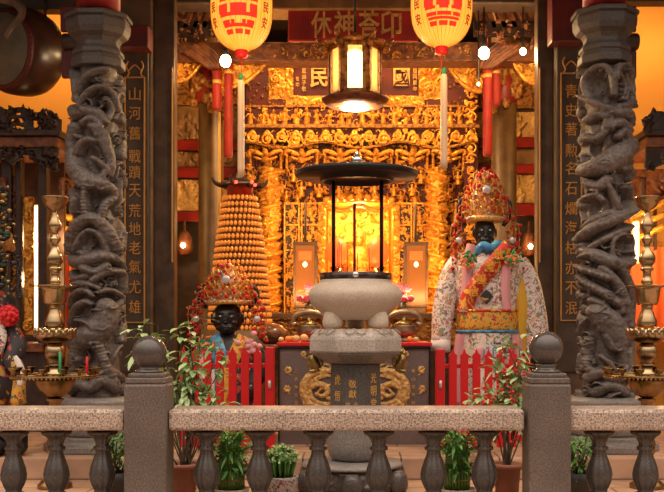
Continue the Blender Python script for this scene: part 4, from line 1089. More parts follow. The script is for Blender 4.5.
face(ts, sp(484, 233, -.03), .082, .112, YS)
crown(ts, X(484, YS), YS-.02, Z(222, YS), Z(171, YS), .128, .03, 4, 40)

# short statue ----------------------------------------------------------------
YS = 7.25; ks = YS/F
ss = thing('short_deity_statue', 'short stout black-faced temple statue with red pompom crown behind the red pickets', 'statue', (X(229, YS), YS, G))
MB().loft([ring(200, 262, 438, .19), ring(199, 263, 428, .2), ring(200, 262, 400, .2), ring(201, 261, 370, .2), ring(203, 259, 352, .18), ring(208, 253, 342, .15), ring(216, 244, 335, .1)], 36, 2.3).build('robe', 'darkrobe', ss, True)
def ws(name, m, pts, wd, yo):
    b = MB(); V = []
    for i, (px, py) in enumerate(pts):
        p0, p1 = pts[max(0, i-1)], pts[min(len(pts)-1, i+1)]; dx, dy = p1[0]-p0[0], p1[1]-p0[1]; L_ = math.hypot(dx, dy)
        for sg in (-1, 1):
            qx, qy = px-sg*dy/L_*wd/2, py+sg*dx/L_*wd/2; y = YS-yo[i]-.006
            V += [(X(qx, YS), y, Z(qy, YS)), (X(qx, YS), y-.008, Z(qy, YS))]
    Fc = []
    for i in range(len(pts)-1):
        a, c = 4*i, 4*(i+1); Fc += [(a+1, a+3, c+3, c+1), (a, c, c+2, a+2), (a, a+1, c+1, c), (a+2, c+2, c+3, a+3)]
    b.add(V, Fc); return b.build(name, m, ss, True)
ws('scarf', 'blue', [(215, 336), (221, 348), (225, 362), (224, 385), (222, 420)], 15, [.13, .18, .205, .21, .215])
ws('sash', 'goldsash', [(247, 336), (241, 348), (234, 362), (229, 380), (226, 410)], 13, [.15, .20, .217, .222, .225])
ws('strap', 'pink', [(210, 342), (206, 358), (206, 380), (207, 410)], 9, [.15, .19, .2, .21])
ws('pendant_ribbon', 'white', [(216, 368), (216, 385), (216, 410)], 6, [.215, .22, .226])
for px, pts in ((0, [(208, 348, -.02), (200, 360, -.06), (198, 378, -.1), (203, 392, -.15)]), (1, [(252, 348, -.02), (259, 358, -.06), (258, 374, -.1), (252, 386, -.15)])):
    s = MB().tube([sp(*p) for p in pts], [.055, .075, .075, .06], 16, .9, 5).build('sleeve', 'black_cloth', ss, True)
    b = sp(*pts[-1]); MB().sphere(b+Vector((0, -.045, -.02)), (.045, .04, .05), 14, 10).build('hand', 'black', s, True)
flower_knot(ss, sp(209, 345, -.19), .062, 5)
a = MB()
for i in range(12): a.sphere(sp(252+R.gauss(0, 4), 344+R.gauss(0, 4), -.19-R.random()*.02), (.024, .014, .02), 8, 6)
a.build('flower_knot', 'pink', ss, True)
ft = MB()
for s in (-1, 1): ft.sphere((X(231, YS)+s*.1, YS-.1, G+.05), (.065, .13, .05), 14, 10)
ft.build('boot', 'black_cloth', ss, True)
face(ss, sp(228.5, 318, -.05), .112, .118, YS)
crown(ss, X(228.5, YS), YS-.04, Z(304, YS), Z(264, YS), .145, .04, 9, 36)

# costumed puppet at the left edge --------------------------------------------
YP = 6.5; kp = YP/F
pu = thing('costumed_puppet', 'costumed processional puppet with red pompom and striped sleeve cut by the picture edge', 'statue', (X(2, YP), YP, G))
def pp(px, py, dy=0): return Vector((X(px, YP), YP+dy, Z(py, YP)))
def pr(x0, x1, py, d): return (X((x0+x1)/2, YP), YP, Z(py, YP), (x1-x0)/2*kp, d)
MB().loft([pr(-24, 22, 398, .14), pr(-26, 22, 380, .15), pr(-22, 18, 350, .14), pr(-20, 16, 325, .13), pr(-22, 16, 300, .13), pr(-14, 8, 285, .07)], 28).build('tunic', 'darkrobe', pu, True)
MB().sphere(pp(17, 316, -.16), .055, 16, 12).build('red_pompom', 'red', pu, True)
fz = MB()
for i in range(60):
    v = Vector((R.gauss(0, 1), R.gauss(0, 1), R.gauss(0, 1))).normalized(); fz.sphere(pp(17, 316, -.16)+v*.055, .016, 6, 5)
fz.build('pompom_petals', 'red', pu, True)
MB().tube([pp(14, 330, -.06), pp(22, 345, -.1), pp(20, 360, -.14), pp(28, 368, -.16)], [.06, .07, .06, .045], 14, .9, 5).build('sleeve', 'darkrobe', pu, True)
MB().tube([pp(2, 322, -.14), pp(6, 335, -.15), pp(3, 352, -.15)], [.05, .06, .05], 12, .4, 4).build('striped_fan', 'skirt', pu, True)
MB().tube([pp(24, 356, -.18), pp(31, 368, -.2), pp(30, 384, -.2)], [.02, .03, .022], 10, .5, 4).build('white_ribbon', 'white', pu, True)
for px in (2, 21):
    MB().tube([pp(px, 380, -.05), pp(px, 398, -.06), pp(px+1, 404, -.06)], [.045, .05, .055], 14).build('boot_leg', 'belt', pu, True)
    bb = MB(); bb.tube([pp(px+1, 404, -.06), pp(px+1, 443, -.05)], [.05, .055], 12); bb.sphere((X(px+1, YP), YP-.1, G+.05), (.06, .13, .05), 14, 10); bb.build('boot', 'black_cloth', pu, True)
MB().sphere(pp(-6, 268, -.02), (.09, .09, .115), 20, 14).build('head', 'black', pu, True)
MB().lathe((X(-6, YP), YP, Z(254, YP)), [(.1, 0), (.13, .03), (.12, .12), (.06, .2), (0, .24)], 20).build('crown', 'crown', pu, True)
bd = MB()
for i in range(16): bd.sphere(pp(25+1.2*math.sin(i), 262+2.4*i, -.12), .012, 8, 6)
bd.tube([pp(25, 258, -.12), pp(25, 300, -.12)], .003, 5); bd.tube([pp(25, 258, -.12), pp(10, 252, -.05), pp(-6, 252, -.02)], .01, 6, smooth=4)
bd.build('bead_strand', 'black', pu, True)
gl = MB()
for i in range(60): gl.sphere(pp(5+R.gauss(0, 6), 245+R.gauss(0, 26), -.12-R.random()*.05), (.012+.012*R.random(), .01, .014), 7, 5)
gl.build('headdress_gold', 'bronze', pu, True)
for nm__, mm, cc in (('headdress_fringe', 'black', 60), ('headdress_foliage', 'headdress_green', 18)):
    gl = MB()
    for i in range(cc): gl.sphere(pp(4+R.gauss(0, 8), 240+R.gauss(0, 28), -.12-R.random()*.06), (.016+.014*R.random(), .014, .018), 7, 5)
    gl.build(nm__, mm, pu, True)

# ================================================================== GILDED ALTAR SCREEN
YA = 10.0; ka = YA/F
def ax(px): return X(px, YA)
def az(py): return Z(py, YA)
alt = thing('altar_screen', 'towering gilded carved altar screen with friezes, lattice doors and glowing central niche', 'altar screen', (ax(360), YA+.1, G))
def panel(name, x0, x1, y0, y1, step, h, seed, m='gold', Y=YA, fig=.12, rough=.012, cell=.0078, base=0., parent=None, extra=None, depth=.04, orn=1., ground='red_dark', thr=.012):
    """gilded pierced carving standing on a dark lacquered ground"""
    k = Y/F
    rl = Relief((x1-x0)*k, (y1-y0)*k, cell, seed)
    if orn: rl.ornament(step, h, base, fig, orn)
    if extra: extra(rl, k)
    mk = rl.A > thr
    if rough: rl.rough(rough, 12, 3)
    o = rl.flat(name, m, parent or alt, X(x0, Y), Y, Z(y1, Y), mk)
    MB().box(X(x0, Y), X(x1, Y), Y-.006, Y+depth, Z(y1, Y), Z(y0, Y)).build('dark_ground', ground, o)
    return o
MB().box(ax(243), ax(322), YA+.16, YA+.22, G, az(40)).box(ax(396), ax(480), YA+.16, YA+.22, G, az(40)).box(ax(322), ax(396), YA+.16, YA+.22, az(200), az(40)).build('backing', 'wood_b', alt)
panel('upper_carving', 246, 478, 62, 107, .036, .05, 31, 'gold_d', YA+.1, orn=.9)
# frieze of little figures
def figs(rl, k):
    n = int(rl.W/.105)
    for i in range(n): rl.figure((i+.5)*rl.W/n+rl.rng.normal(0, .008), .01, rl.H*(.82+.2*rl.rng.random()), .05)
    for i in range(int(n*.8)): rl.spiral(rl.rng.random()*rl.W, rl.H*(.5+.5*rl.rng.random()), .035, .012, .025, 1.2, rl.rng.random()*6)
panel('figure_frieze', 246, 477, 107, 126, .07, .03, 32, 'gold', YA-.02, .0, .01, .007, 0, None, figs)
panel('beam_carving', 244, 472, 45, 59.5, .075, .03, 39, 'gold_d', 8.595, .0, .006, .008, ground='shrine_r', orn=1.4)
MB().box(ax(243), ax(479), YA-.1, YA+.1, az(129.5), az(126)).build('frieze_ledge', 'gold_d', alt, False, .004)
MB().box(ax(243), ax(479), YA-.05, YA+.1, az(108), az(106)).build('frieze_ledge', 'gold_d', alt, False, .004)
def scroll(rl, k):
    n = int(rl.W/.14)
    for i in range(n): rl.spiral((i+.5)*rl.W/n, rl.H*(.42 if i % 2 else .6), .062, .017, .04, 1.7, 0, 1 if i % 2 else -1)
    for i in range(n): rl.stroke([(i*rl.W/n, rl.H*.15), ((i+.5)*rl.W/n, rl.H*.85), ((i+1)*rl.W/n, rl.H*.2)], [.008, .022, .008], .03)
# scroll frieze ends below in a scalloped curtain edge
rl = Relief(ax(477)-ax(246), 19*ka, .0065, 33); rl.ornament(.05, .03); scroll(rl, ka); hole = rl.A < .010; rl.rough(.008, 12)
gx, gz = np.meshgrid(rl.x, rl.z)
u = gx/rl.W; edge = .065*np.abs(np.sin(u*PI*3))**1.6
mk = (gz > (.065-edge)*1.0) & ~(hole & (gz > (.085-edge)))
MB().box(ax(247), ax(476), YA-.05, YA-.0, az(141), az(130)).build('dark_ground', 'red_dark', alt)
rl.flat('scroll_frieze', 'gold_b', alt, ax(246), YA-.06, az(149), mk)
ed = MB(); xs = np.linspace(0, 1, 90)
ed.tube([(ax(246)+t*rl.W, YA-.065, az(149)+.062-.065*abs(math.sin(t*PI*3))**1.6) for t in xs], .014, 6); ed.build('scalloped_edge', 'gold_d', alt, True)
# deep carved field behind
panel('carved_field', 250, 476, 146, 203, .045, .075, 34, 'gold', YA+.1, .25, .016, orn=1.7)
panel('side_field', 248, 321, 203.5, 335, .045, .07, 35, 'gold', YA+.1, .25, .016, orn=1.7)
panel('side_field', 397, 478, 203.5, 335, .045, .07, 36, 'gold', YA+.1, .25, .016, orn=1.7)
def band(rl, k):
    n = int(rl.H/.1)
    for i in range(n): rl.spiral(rl.W*.5, (i+.5)*rl.H/n, rl.W*.4, .016, .045, 1.4, i, 1 if i % 2 else -1)
panel('edge_band', 464, 478, 90, 240, .07, .03, 37, 'gold_b', YA-.03, 0, .01, .008, 0, None, band)
panel('edge_band', 245, 254, 150, 240, .06, .03, 38, 'gold', YA-.03, 0, .01, .008, 0, None, band)
# winged brackets below the curtain, each with a carved figure standing beneath
brk = None; bk0 = None
def bracket_mb(px):
    b = MB(); x = ax(px); Yb = YA-.03
    for s in (-1, 1):
        b.tube([(x+s*.02, Yb-.05, az(157)), (x+s*.08, Yb-.06, az(154)), (x+s*.15, Yb-.05, az(152)), (x+s*.165, Yb-.05, az(155)), (x+s*.14, Yb-.05, az(157))], [.018, .024, .017, .012, .008], 8, smooth=5)
        b.tube([(x+s*.02, Yb-.05, az(162)), (x+s*.07, Yb-.06, az(160)), (x+s*.12, Yb-.05, az(158))], [.014, .016, .009], 8, smooth=4)
        b.tube([(x+s*.15, Yb, az(150)), (x+s*.15, Yb, az(168)), (x+s*.13, Yb, az(172))], [.012, .016, .008], 6, smooth=4)
    b.sphere((x, Yb-.07, az(154)), (.03, .03, .04), 12, 8); b.sphere((x, Yb-.06, az(161)), (.04, .035, .035), 12, 8)
    return b
for i, px in enumerate((266, 302, 340, 376, 412, 448)):
    if bk0 is None: bk0 = bracket_mb(px).build('winged_bracket', 'gold', alt, True); p0 = px
    else:
        c = bk0.copy(); COL.objects.link(c); c.location.x = ax(px)-ax(p0)
def figurine(name, px, py, hgt, Y, m, parent):
    b = MB(); x = X(px, Y); z = Z(py, Y); h = hgt; rr = R.random
    b.lathe((x, Y, z), [(h*.2, 0), (h*.22, h*.05), (h*.17, h*.25), (h*.15, h*.42), (h*.19, h*.58), (h*.13, h*.68), (h*.06, h*.72)], 12, 6, .12)
    b.sphere((x, Y-h*.02, z+h*.8), (h*.095, h*.1, h*.12), 12, 8)
    b.lathe((x, Y, z+h*.87), [(h*.11, 0), (h*.12, h*.03), (h*.06, h*.09), (h*.02, h*.14)], 10)
    for s in (-1, 1):
        k = .3+.25*rr()
        b.tube([(x+s*h*.15, Y, z+h*.62), (x+s*h*.27, Y-h*.08, z+h*k), (x+s*h*.12, Y-h*.2, z+h*(k+.1))], [h*.07, h*.075, h*.045], 8, smooth=3)
    b.tube([(x-h*.25, Y+h*.05, z+h*.55), (x-h*.33, Y+h*.05, z+h*.95), (x, Y+h*.06, z+h*1.12), (x+h*.33, Y+h*.05, z+h*.95), (x+h*.25, Y+h*.05, z+h*.55)], h*.03, 6, smooth=4)
    return b.build(name, m, parent, True)
for i in range(24):
    figurine('carved_figure', 254+9.3*i+R.gauss(0, 1), (196 if i % 2 else 183)+R.gauss(0, 1.5), .12+.035*R.random(), YA-.05-.03*(i % 2), 'gold_b' if i % 3 else 'gold', alt)
for px, py, h in ((262, 236, .18), (286, 204, .14), (297, 204, .13), (400, 204, .13), (414, 206, .14), (455, 222, .2), (452, 262, .2), (262, 270, .2), (420, 226, .16), (310, 216, .16)):
    figurine('carved_figure', px+R.gauss(0, 1), py, h, YA-.04, 'gold', alt)
# coiled dragon pillars
def dragon_pillar(px, y0, y1, sg, seed):
    # slim dragon winding up a column crowded with clouds and figures
    Y = YA-.2; z0, z1 = Z(y1, Y), Z(y0, Y); H = z1-z0; R0 = .06; W = 2*PI*R0
    rl = Relief(W, H, .006, seed)
    n = int(H/.16)
    for i in range(-1, n+1):
        zz = i*.16
        for sh in (-W, 0, W):
            x0_ = sh
            pts = [(x0_, zz), (x0_+W*.5, zz+.08), (x0_+W, zz+.16)]
            if sg < 0: pts = [(W-p[0], p[1]) for p in pts]
            rl.stroke(pts, .019, .05, 0, 6, .3, .02)
    rl.ornament(.032, .05, 0, .25); rl.rough(.012, 20, 3)
    rl.wrap('dragon_pillar', 'gold_b', alt, (X(px, Y), Y, z0), R0)
dragon_pillar(270, 168, 330, 1, 41); dragon_pillar(437, 168, 330, -1, 42)
# lattice door leaves
def lattice(px0, px1, py0, py1):
    Y = YA-.03
    b = MB(); w = .016
    x0, x1, z0, z1 = X(px0, Y), X(px1, Y), Z(py1, Y), Z(py0, Y)
    for a in (x0, x1-w): b.box(a, a+w, Y-.05, Y, z0, z1)
    for zz in (z0, z0+(z1-z0)*.62, z0+(z1-z0)*.82, z1-w): b.box(x0+w, x1-w, Y-.045, Y-.002, zz, zz+w)
    f = b.build('door_leaf', 'gold_b', alt, False, .003)
    k = Y/F
    for a, c_ in ((.0, .62), (.62, .82), (.82, 1.)):
        za, zc_ = z0+(z1-z0)*a+w, z0+(z1-z0)*c_-.001
        rl = Relief(x1-x0-2*w, zc_-za, .007, int(px0)+int(a*10)); rl.ornament(.04, .03, 0, .25, 3.2); mk = rl.A > .010; rl.rough(.006, 14)
        MB().box(x0+w, x1-w, Y-.004, Y+.006, za, zc_).build('dark_ground', 'wood', f)
        rl.flat('carved_inset', 'gold', f, x0+w, Y-.002, za, mk)
for q in ((284, 300, 203, 330), (301, 321, 203, 330), (398, 412, 203, 330), (413, 428, 203, 330)): lattice(*q)
# central niche
nx0, nx1, nz0, nz1 = ax(325), ax(393), az(332), az(203)
nb = MB()
nb.box(nx0-.02, nx0, YA-.06, YA+.75, nz0, nz1); nb.box(nx1, nx1+.02, YA-.06, YA+.75, nz0, nz1); nb.box(nx0, nx1, YA-.06, YA+.75, nz1, nz1+.02)
ni = nb.build('niche', 'gold_b', alt)
rl = Relief(nx1-nx0-.01, nz1-nz0, .012, 51); rl.ornament(.09, .02); rl.rough(.02, 4)
rl.flat('niche_back', 'gold_b', ni, nx0+.005, YA+.72, nz0, None, .02)
for px in (322, 396):
    k = ka; rl = Relief(7*k, 129*k, .007, px); band(rl, k); rl.rough(.008, 20)
    rl.flat('niche_jamb', 'gold_b', ni, ax(px)-3.5*k, YA-.085, nz0, None, .02)
cr = MB()
for i in range(9): cr.sphere((ax(327+8*i), YA-.09, az(201)+.03*math.sin(i/8*PI)), (.04, .03, .035), 10, 8)
cr.tube([(nx0, YA-.09, az(206)), (ax(342), YA-.1, az(212)), (ax(359), YA-.1, az(206)), (ax(376), YA-.1, az(212)), (nx1, YA-.09, az(206))], .022, 8, smooth=6)
cr.build('niche_crest', 'gold_b', ni, True)
# seated golden deity inside the niche
dt = thing('seated_deity', 'golden seated deity figure in the glowing altar niche', 'statue', (ax(359), YA+.4, nz0+.0))
Yd = YA+.4
MB().loft([(ax(359), Yd, nz0+.001, .2, .16), (ax(359), Yd, Z(300, Yd), .2, .16), (ax(359), Yd, Z(285, Yd), .17, .14)], 24, 3).build('throne', 'gold_d', dt, True)
MB().loft([(ax(359), Yd, Z(285, Yd)+.001, .16, .13), (ax(359), Yd, Z(272, Yd), .17, .13), (ax(359), Yd, Z(258, Yd), .13, .1), (ax(359), Yd, Z(250, Yd), .12, .08), (ax(359), Yd, Z(246, Yd), .04, .04)], 24).build('robe', 'gold_b', dt, True)
hd = MB(); hd.sphere((ax(359), Yd-.01, Z(241, Yd)), (.045, .05, .058), 16, 12); hd.lathe((ax(359), Yd, Z(238, Yd)), [(.05, 0), (.06, .02), (.04, .08), (0, .12)], 16)
for s in (-1, 1): hd.tube([(ax(359)+s*.11, Yd-.02, Z(252, Yd)), (ax(359)+s*.17, Yd-.07, Z(263, Yd)), (ax(359)+s*.04, Yd-.16, Z(266, Yd))], [.035, .045, .03], 10, smooth=4)
hd.build('head_and_arms', 'gold_b', dt, True)
for px, lb in ((337, 'red-glowing altar candle in the niche towards the honeycomb tower'), (378, 'red-glowing altar candle in the niche towards the tall statue')):
    c = (X(px, YA+.15), YA+.15); t = thing('altar_lamp', lb, 'lamp', (c[0], c[1], nz0), 'red lamps in the altar niche')
    MB().lathe((c[0], c[1], nz0), [(.06, 0), (.05, .03), (.02, .06), (.02, Z(272, YA)-nz0), (.07, Z(268, YA)-nz0), (.075, Z(266, YA)-nz0)], 18).build('lamp_stand', 'brass', t, True)
    MB().lathe((c[0], c[1], Z(265.5, YA)), [(.03, 0), (.085, .06), (.11, .14), (.10, .22), (.05, .28), (.0, .30)], 24, 8, .06).build('lotus_shade', 'flame', t, True)

# rear altar table with lamp pillars and flowers
YR = 8.95
rt = thing('altar_table', 'long dark carved altar table in front of the gilded screen', 'table', (X(360, YR), YR+.3, G))
x0, x1 = X(246, YR), X(470, YR); zt = Z(313, YR)
MB().box(x0, x1, YR, YR+.62, zt-.05, zt).build('table_top', 'wood_b', rt, False, .008)
for s in (x0+.03, x1-.11):
    for yy in (YR+.03, YR+.5): MB().box(s, s+.08, yy, yy+.08, G, zt-.051).build('leg', 'shrine_r', rt, False, .006)
rl = Relief(x1-x0-.04, .24, .008, 61); rl.ornament(.07, .03); rl.rough(.01, 12); rl.flat('carved_apron', 'gold_d', rt, x0+.02, YR+.06, zt-.295, None, .03)
MB().box(x0+.12, x1-.12, YR+.06, YR+.1, G+.05, zt-.3).build('front_panel', 'shrine', rt)
def lamp_pillar(label, px, py0, py1):
    Y = 9.32; c = X(px, Y); zt_ = zt+.0005; z0, z1 = Z(py1, Y), Z(py0, Y); w = .098
    t = thing('lamp_pillar', label, 'lamp', (c, Y, zt_), 'square glass altar lamps')
    MB().box(c-w*.9, c+w*.9, Y-w*.9, Y+w*.9, zt_, z0).build('base', 'wood_b', t, False, .006)
    f = MB()
    for sx in (-1, 1):
        for sy in (-1, 1): f.box(c+sx*w-.011, c+sx*w+.011, Y+sy*w-.011, Y+sy*w+.011, z0, z1)
    f.box(c-w-.015, c+w+.015, Y-w-.015, Y+w+.015, z1, z1+.03); f.box(c-w-.008, c+w+.008, Y-w-.008, Y+w+.008, z0-.02, z0)
    f.build('frame', 'wood_b', t, False, .003)
    MB().box(c-w+.006, c+w-.006, Y-w+.006, Y+w-.006, z0+.001, z1-.001).build('amber_glass', 'glass_dim', t)
    MB().sphere((c, Y-w-.004, Z(py0+19, Y)), (.019, .01, .024), 12, 8).build('flame_bulb', 'bulb_s', t, True)
    MB().box(c-w*.6, c+w*.6, Y-w-.004, Y-w+.004, Z(py0+15, Y), Z(py0+6, Y)).build('red_plate', 'flame', t)
    MB().tube([(c, Y, z1+.03), (c, Y, z1+.4)], .012, 8).build('rod', 'wood_b', t, True)
lamp_pillar('square amber glass altar lamp beside the honeycomb lamp tower', 305.5, 246, 305)
lamp_pillar('square amber glass altar lamp nearer to the tall statue', 415.5, 246, 305)
flowers('pink flowers in a vase beside the amber lamp on the honeycomb tower side', 310, 302, 9.03, zt+.0005, 3)
flowers('pink flowers in a vase beside the amber lamp on the tall statue side', 402, 300, 9.03, zt+.0005, 4)

# ================================================================== HALL SIDES
def side_hall(label, a, b, rows, seed):
    Y = 10.4; t = thing('side_screen', label, 'wall panel', (X((a+b)/2, Y), Y+.03, G), 'red railed side screens')
    MB().box(X(a, Y), X(b, Y), Y+.03, Y+.07, G, Z(20, Y)).build('backing', 'wood', t)
    for kind, y0, y1 in rows:
        if kind == 'red': MB().box(X(a, Y), X(b, Y), Y-.05, Y+.029, Z(y1, Y), Z(y0, Y)).build('red_rail', 'red_lacquer', t, False, .006)
        else:
            k = Y/F; rl = Relief((b-a)*k, (y1-y0)*k, .009, seed+y0); rl.ornament(.12, .03, 0, .2); rl.rough(.01, 8)
            rl.flat('carved_panel', {'gold': 'gold_d', 'or': 'gold_pale', 'dim': 'wood_l'}[kind], t, X(a, Y), Y, Z(y1, Y), None, .028)
    return t
side_hall('dark side screen with red rails behind the inner pillar near the honeycomb tower', 160, 252, [('gold', 62, 105), ('dim', 106, 140), ('red', 141, 151), ('dim', 152, 167), ('red', 168, 178), ('or', 180, 211), ('red', 212, 222)], 71)
side_hall('dark side screen with red rails behind the inner pillar near the tall statue', 478, 552, [('gold', 62, 108), ('or', 112, 137), ('red', 138, 148), ('dim', 149, 164), ('red', 165, 174), ('or', 175, 203), ('red', 204, 216)], 81)
def inner_pillar(label, px, w, top):
    Y = 9.0; t = thing('inner_pillar', label, 'pillar', (X(px, Y), Y, G), 'inner round pillars')
    MB().lathe((X(px, Y), Y, 0), [(w*.62*Y/F, G), (w*.65*Y/F, G+.15), (w*.5*Y/F, G+.2), (w*.5*Y/F, 3.97)], 32).build('shaft', 'inner_wood', t, True)
    MB().lathe((X(px, Y), Y, Z(top+12, Y)), [(w*.54*Y/F, 0), (w*.58*Y/F, .02), (w*.6*Y/F, .28), (w*.55*Y/F, .3)], 32).build('red_collar', 'red_lacquer', t, True)
    b = MB(); z = Z(top-6, Y); x = X(px, Y)
    for i in range(26):
        a = R.random()*PI; b.sphere((x-w*.62*Y/F*math.cos(a), Y-w*.62*Y/F*math.sin(a), z+R.gauss(0, .12)), (.03+.03*R.random(), .03, .03+.04*R.random()), 8, 6)
    b.build('carved_foliage', 'gold_d', t, True)
inner_pillar('brown round pillar beside the honeycomb lamp tower', 211, 25, 92)
inner_pillar('brown round pillar behind the tall statue', 504, 25, 92)
sp_ = MB().box(X(218, 8.85), X(220.5, 8.85), 8.84, 8.86, Z(330, 8.85), Z(112, 8.85)).build('gilt_strip', 'gold_p', None); struct(sp_); sp_.name = 'trim_11'
# wall lamps deep in the side aisles
for px, py, lb in ((184.5, 246, 'small lit lantern lamp in the dark aisle beyond the pillar near the short statue'), (529, 247, 'small lit lantern lamp in the dark aisle beyond the tall statue')):
    Y = 10.2; c = P(px, py, Y); t = thing('hanging_aisle_lamp', lb, 'lamp', (c.x, c.y, c.z-.1), 'aisle lamps')
    MB().lathe((c.x, c.y, c.z-.1), [(.03, 0), (.07, .02), (.085, .1), (.07, .2), (.04, .24), (.015, .26), (.01, .36)], 20, 6, .05).build('lamp_body', 'shrine_r', t, True)
    MB().sphere((c.x, c.y-.085, c.z), (.024, .018, .026), 12, 8).build('bulb', 'bulb', t, True)

# honeycomb lamp tower ---------------------------------------------------------
YH = 8.3; kh = YH/F; hx = X(240, YH)
ht = thing('votive_lamp_tower', 'tall orange cone-shaped tower of tiny votive niches behind the short statue', 'lamp tower', (hx, YH, G))
MB().lathe((hx, YH, 0), [(.32, G), (.33, G+.15), (.30, G+.2), (.30, Z(330, YH))], 24).build('base', 'wood_b', ht, True)
def hr(py): return np.interp(py, [195, 215, 250, 300, 332], [15.5, 19, 24, 29.5, 31.5])*kh
cells0 = {}
rows_ = 21; py = 331.
for i in range(rows_):
    y1 = 331-(331-196)*i/rows_; y0 = 331-(331-196)*(i+1)/rows_; r_a, r_b = hr(y1), hr(y0); hz = (y1-y0)*kh
    b = MB(); b.lathe((hx, YH, 0), [(r_a-.02, Z(y1, YH)), (r_a+.006, Z(y1, YH)+.001), (r_a+.006, Z(y1, YH)+hz*.12), (r_a-.02, Z(y1, YH)+hz*.18), (r_b-.02, Z(y0, YH)-.0005)], 40)
    tier = b.build('niche_tier', 'shrine_r', ht, True); b = MB()
    n = int(2*PI*r_a/.036)
    for j in range(n):
        a = 2*PI*(j+.5*(i % 2))/n
        b.sphere((hx+(r_a-.004)*math.cos(a), YH+(r_a-.004)*math.sin(a), Z(y1, YH)+hz*.56), (.0155, .018, hz*.38), 8, 6)
    b.build('votive_bead_pattern', 'cell', tier, True)
rf = MB()
rf.lathe((hx, YH, Z(196, YH)), [(.11, 0), (.11, .09), (.13, .1)], 12)
rf.build('lantern_room', 'red_lacquer', ht, True)
rf = MB()
for s in range(6):
    a = PI/3*s+.3; u = Vector((math.cos(a), math.sin(a), 0)); c = Vector((hx, YH, Z(186, YH)))
    rf.tube([c+Vector((0, 0, .05)), c+u*.12, c+u*.2+Vector((0, 0, .015)), c+u*.235+Vector((0, 0, .06))], [.03, .022, .018, .008], 8, smooth=4)
rf.lathe((hx, YH, Z(186, YH)), [(.2, 0), (.19, .015), (.06, .06), (.03, .11), (0, .16)], 6)
rf.build('pagoda_roof', 'shrine', ht)
for px, py in ((236, 182), (252, 182), (255, 185)):
    MB().sphere((X(px, YH-.2), YH-.2, Z(py, YH-.2)), .014, 10, 8).build('red_light', 'led', ht, True)

# ================================================================== SIGN BOARDS
YB1 = 7.95
bx0, bx1 = X(288, YB1), X(418, YB1)
sb = thing('upper_sign_board', 'red name board with four gold seal-script characters above the palace lantern', 'sign', ((bx0+bx1)/2, YB1, Z(41, YB1)), 'gold-lettered sign boards')
MB().box(bx0, bx1, YB1, YB1+.04, Z(41, YB1), Z(10, YB1)).build('board', 'red_beam', sb, False, .006)
fl = MB()
for i in range(9): fl.box(bx0+.012+i*.021, bx0+.024+i*.021, YB1-.008, YB1-.001, Z(39.5, YB1), Z(11, YB1))
fl.build('fluted_trim', 'red_beam', sb)
L = MB()
for ch, px in zip('休神荅卬', (321.5, 344.5, 369, 391)): glyph(L, ch, X(px, YB1), YB1-.0005, Z(24.5, YB1), .165, .215, .012, .014)
L.build('lettering', 'gold_pale', sb)
YB2 = 9.25
x0, x1, z0, z1 = X(292, YB2), X(419, YB2), Z(96, YB2), Z(61, YB2)
s2 = thing('lower_sign_board', 'maroon name board with gold characters in a carved gilt surround behind the palace lantern', 'sign', ((x0+x1)/2, YB2, z0), 'gold-lettered sign boards')
MB().box(x0, x1, YB2, YB2+.05, z0, z1).build('board', 'board', s2, False, .004)
L = MB()
for ch, px, w_, h_ in (('民', 319, .16, .19), ('安', 346, .16, .18), ('泰', 374, .16, .18), ('國', 401.5, .15, .165)): glyph(L, ch, X(px, YB2), YB2-.0005, Z(77, YB2), w_, h_, .012, .02)
for i, ch in enumerate('咸豐丙辰年'): glyph(L, ch, X(415, YB2), YB2-.0005, Z(65+6*i, YB2), .04, .045, .008, .015)
for i, ch in enumerate('沐恩弟子敬'): glyph(L, ch, X(304, YB2), YB2-.0005, Z(65+6*i, YB2), .04, .045, .008, .015)
for i, ch in enumerate('敬叩'): glyph(L, ch, X(297.5, YB2), YB2-.0005, Z(79+6*i, YB2), .03, .04, .008, .015)
L.build('lettering', 'gold_pale', s2)
k2 = YB2/F
rl = Relief(172*k2, 49*k2, .007, 91); rl.ornament(.045, .035, 0, 0); 
for i in range(26): rl.spiral(rl.rng.random()*rl.W, rl.rng.random()*rl.H, .05, .011, .05, 1.8, rl.rng.random()*6)
rl.rough(.01, 10)
gx, gz = np.meshgrid(rl.x, rl.z); xx = gx/k2+269; yy = 105-gz/k2
mk = ~((xx > 294) & (xx < 418) & (yy > 61.5) & (yy < 95.5))
cut_ = (np.abs(xx-355) > 70) & (yy > 100-(86-np.abs(xx-355))*.0) | ((np.abs(xx-355) > 80) & (yy < 62))
rl.flat('carved_surround', 'gold_b', s2, X(269, YB2), YB2-.002, Z(105, YB2), mk & ~cut_)

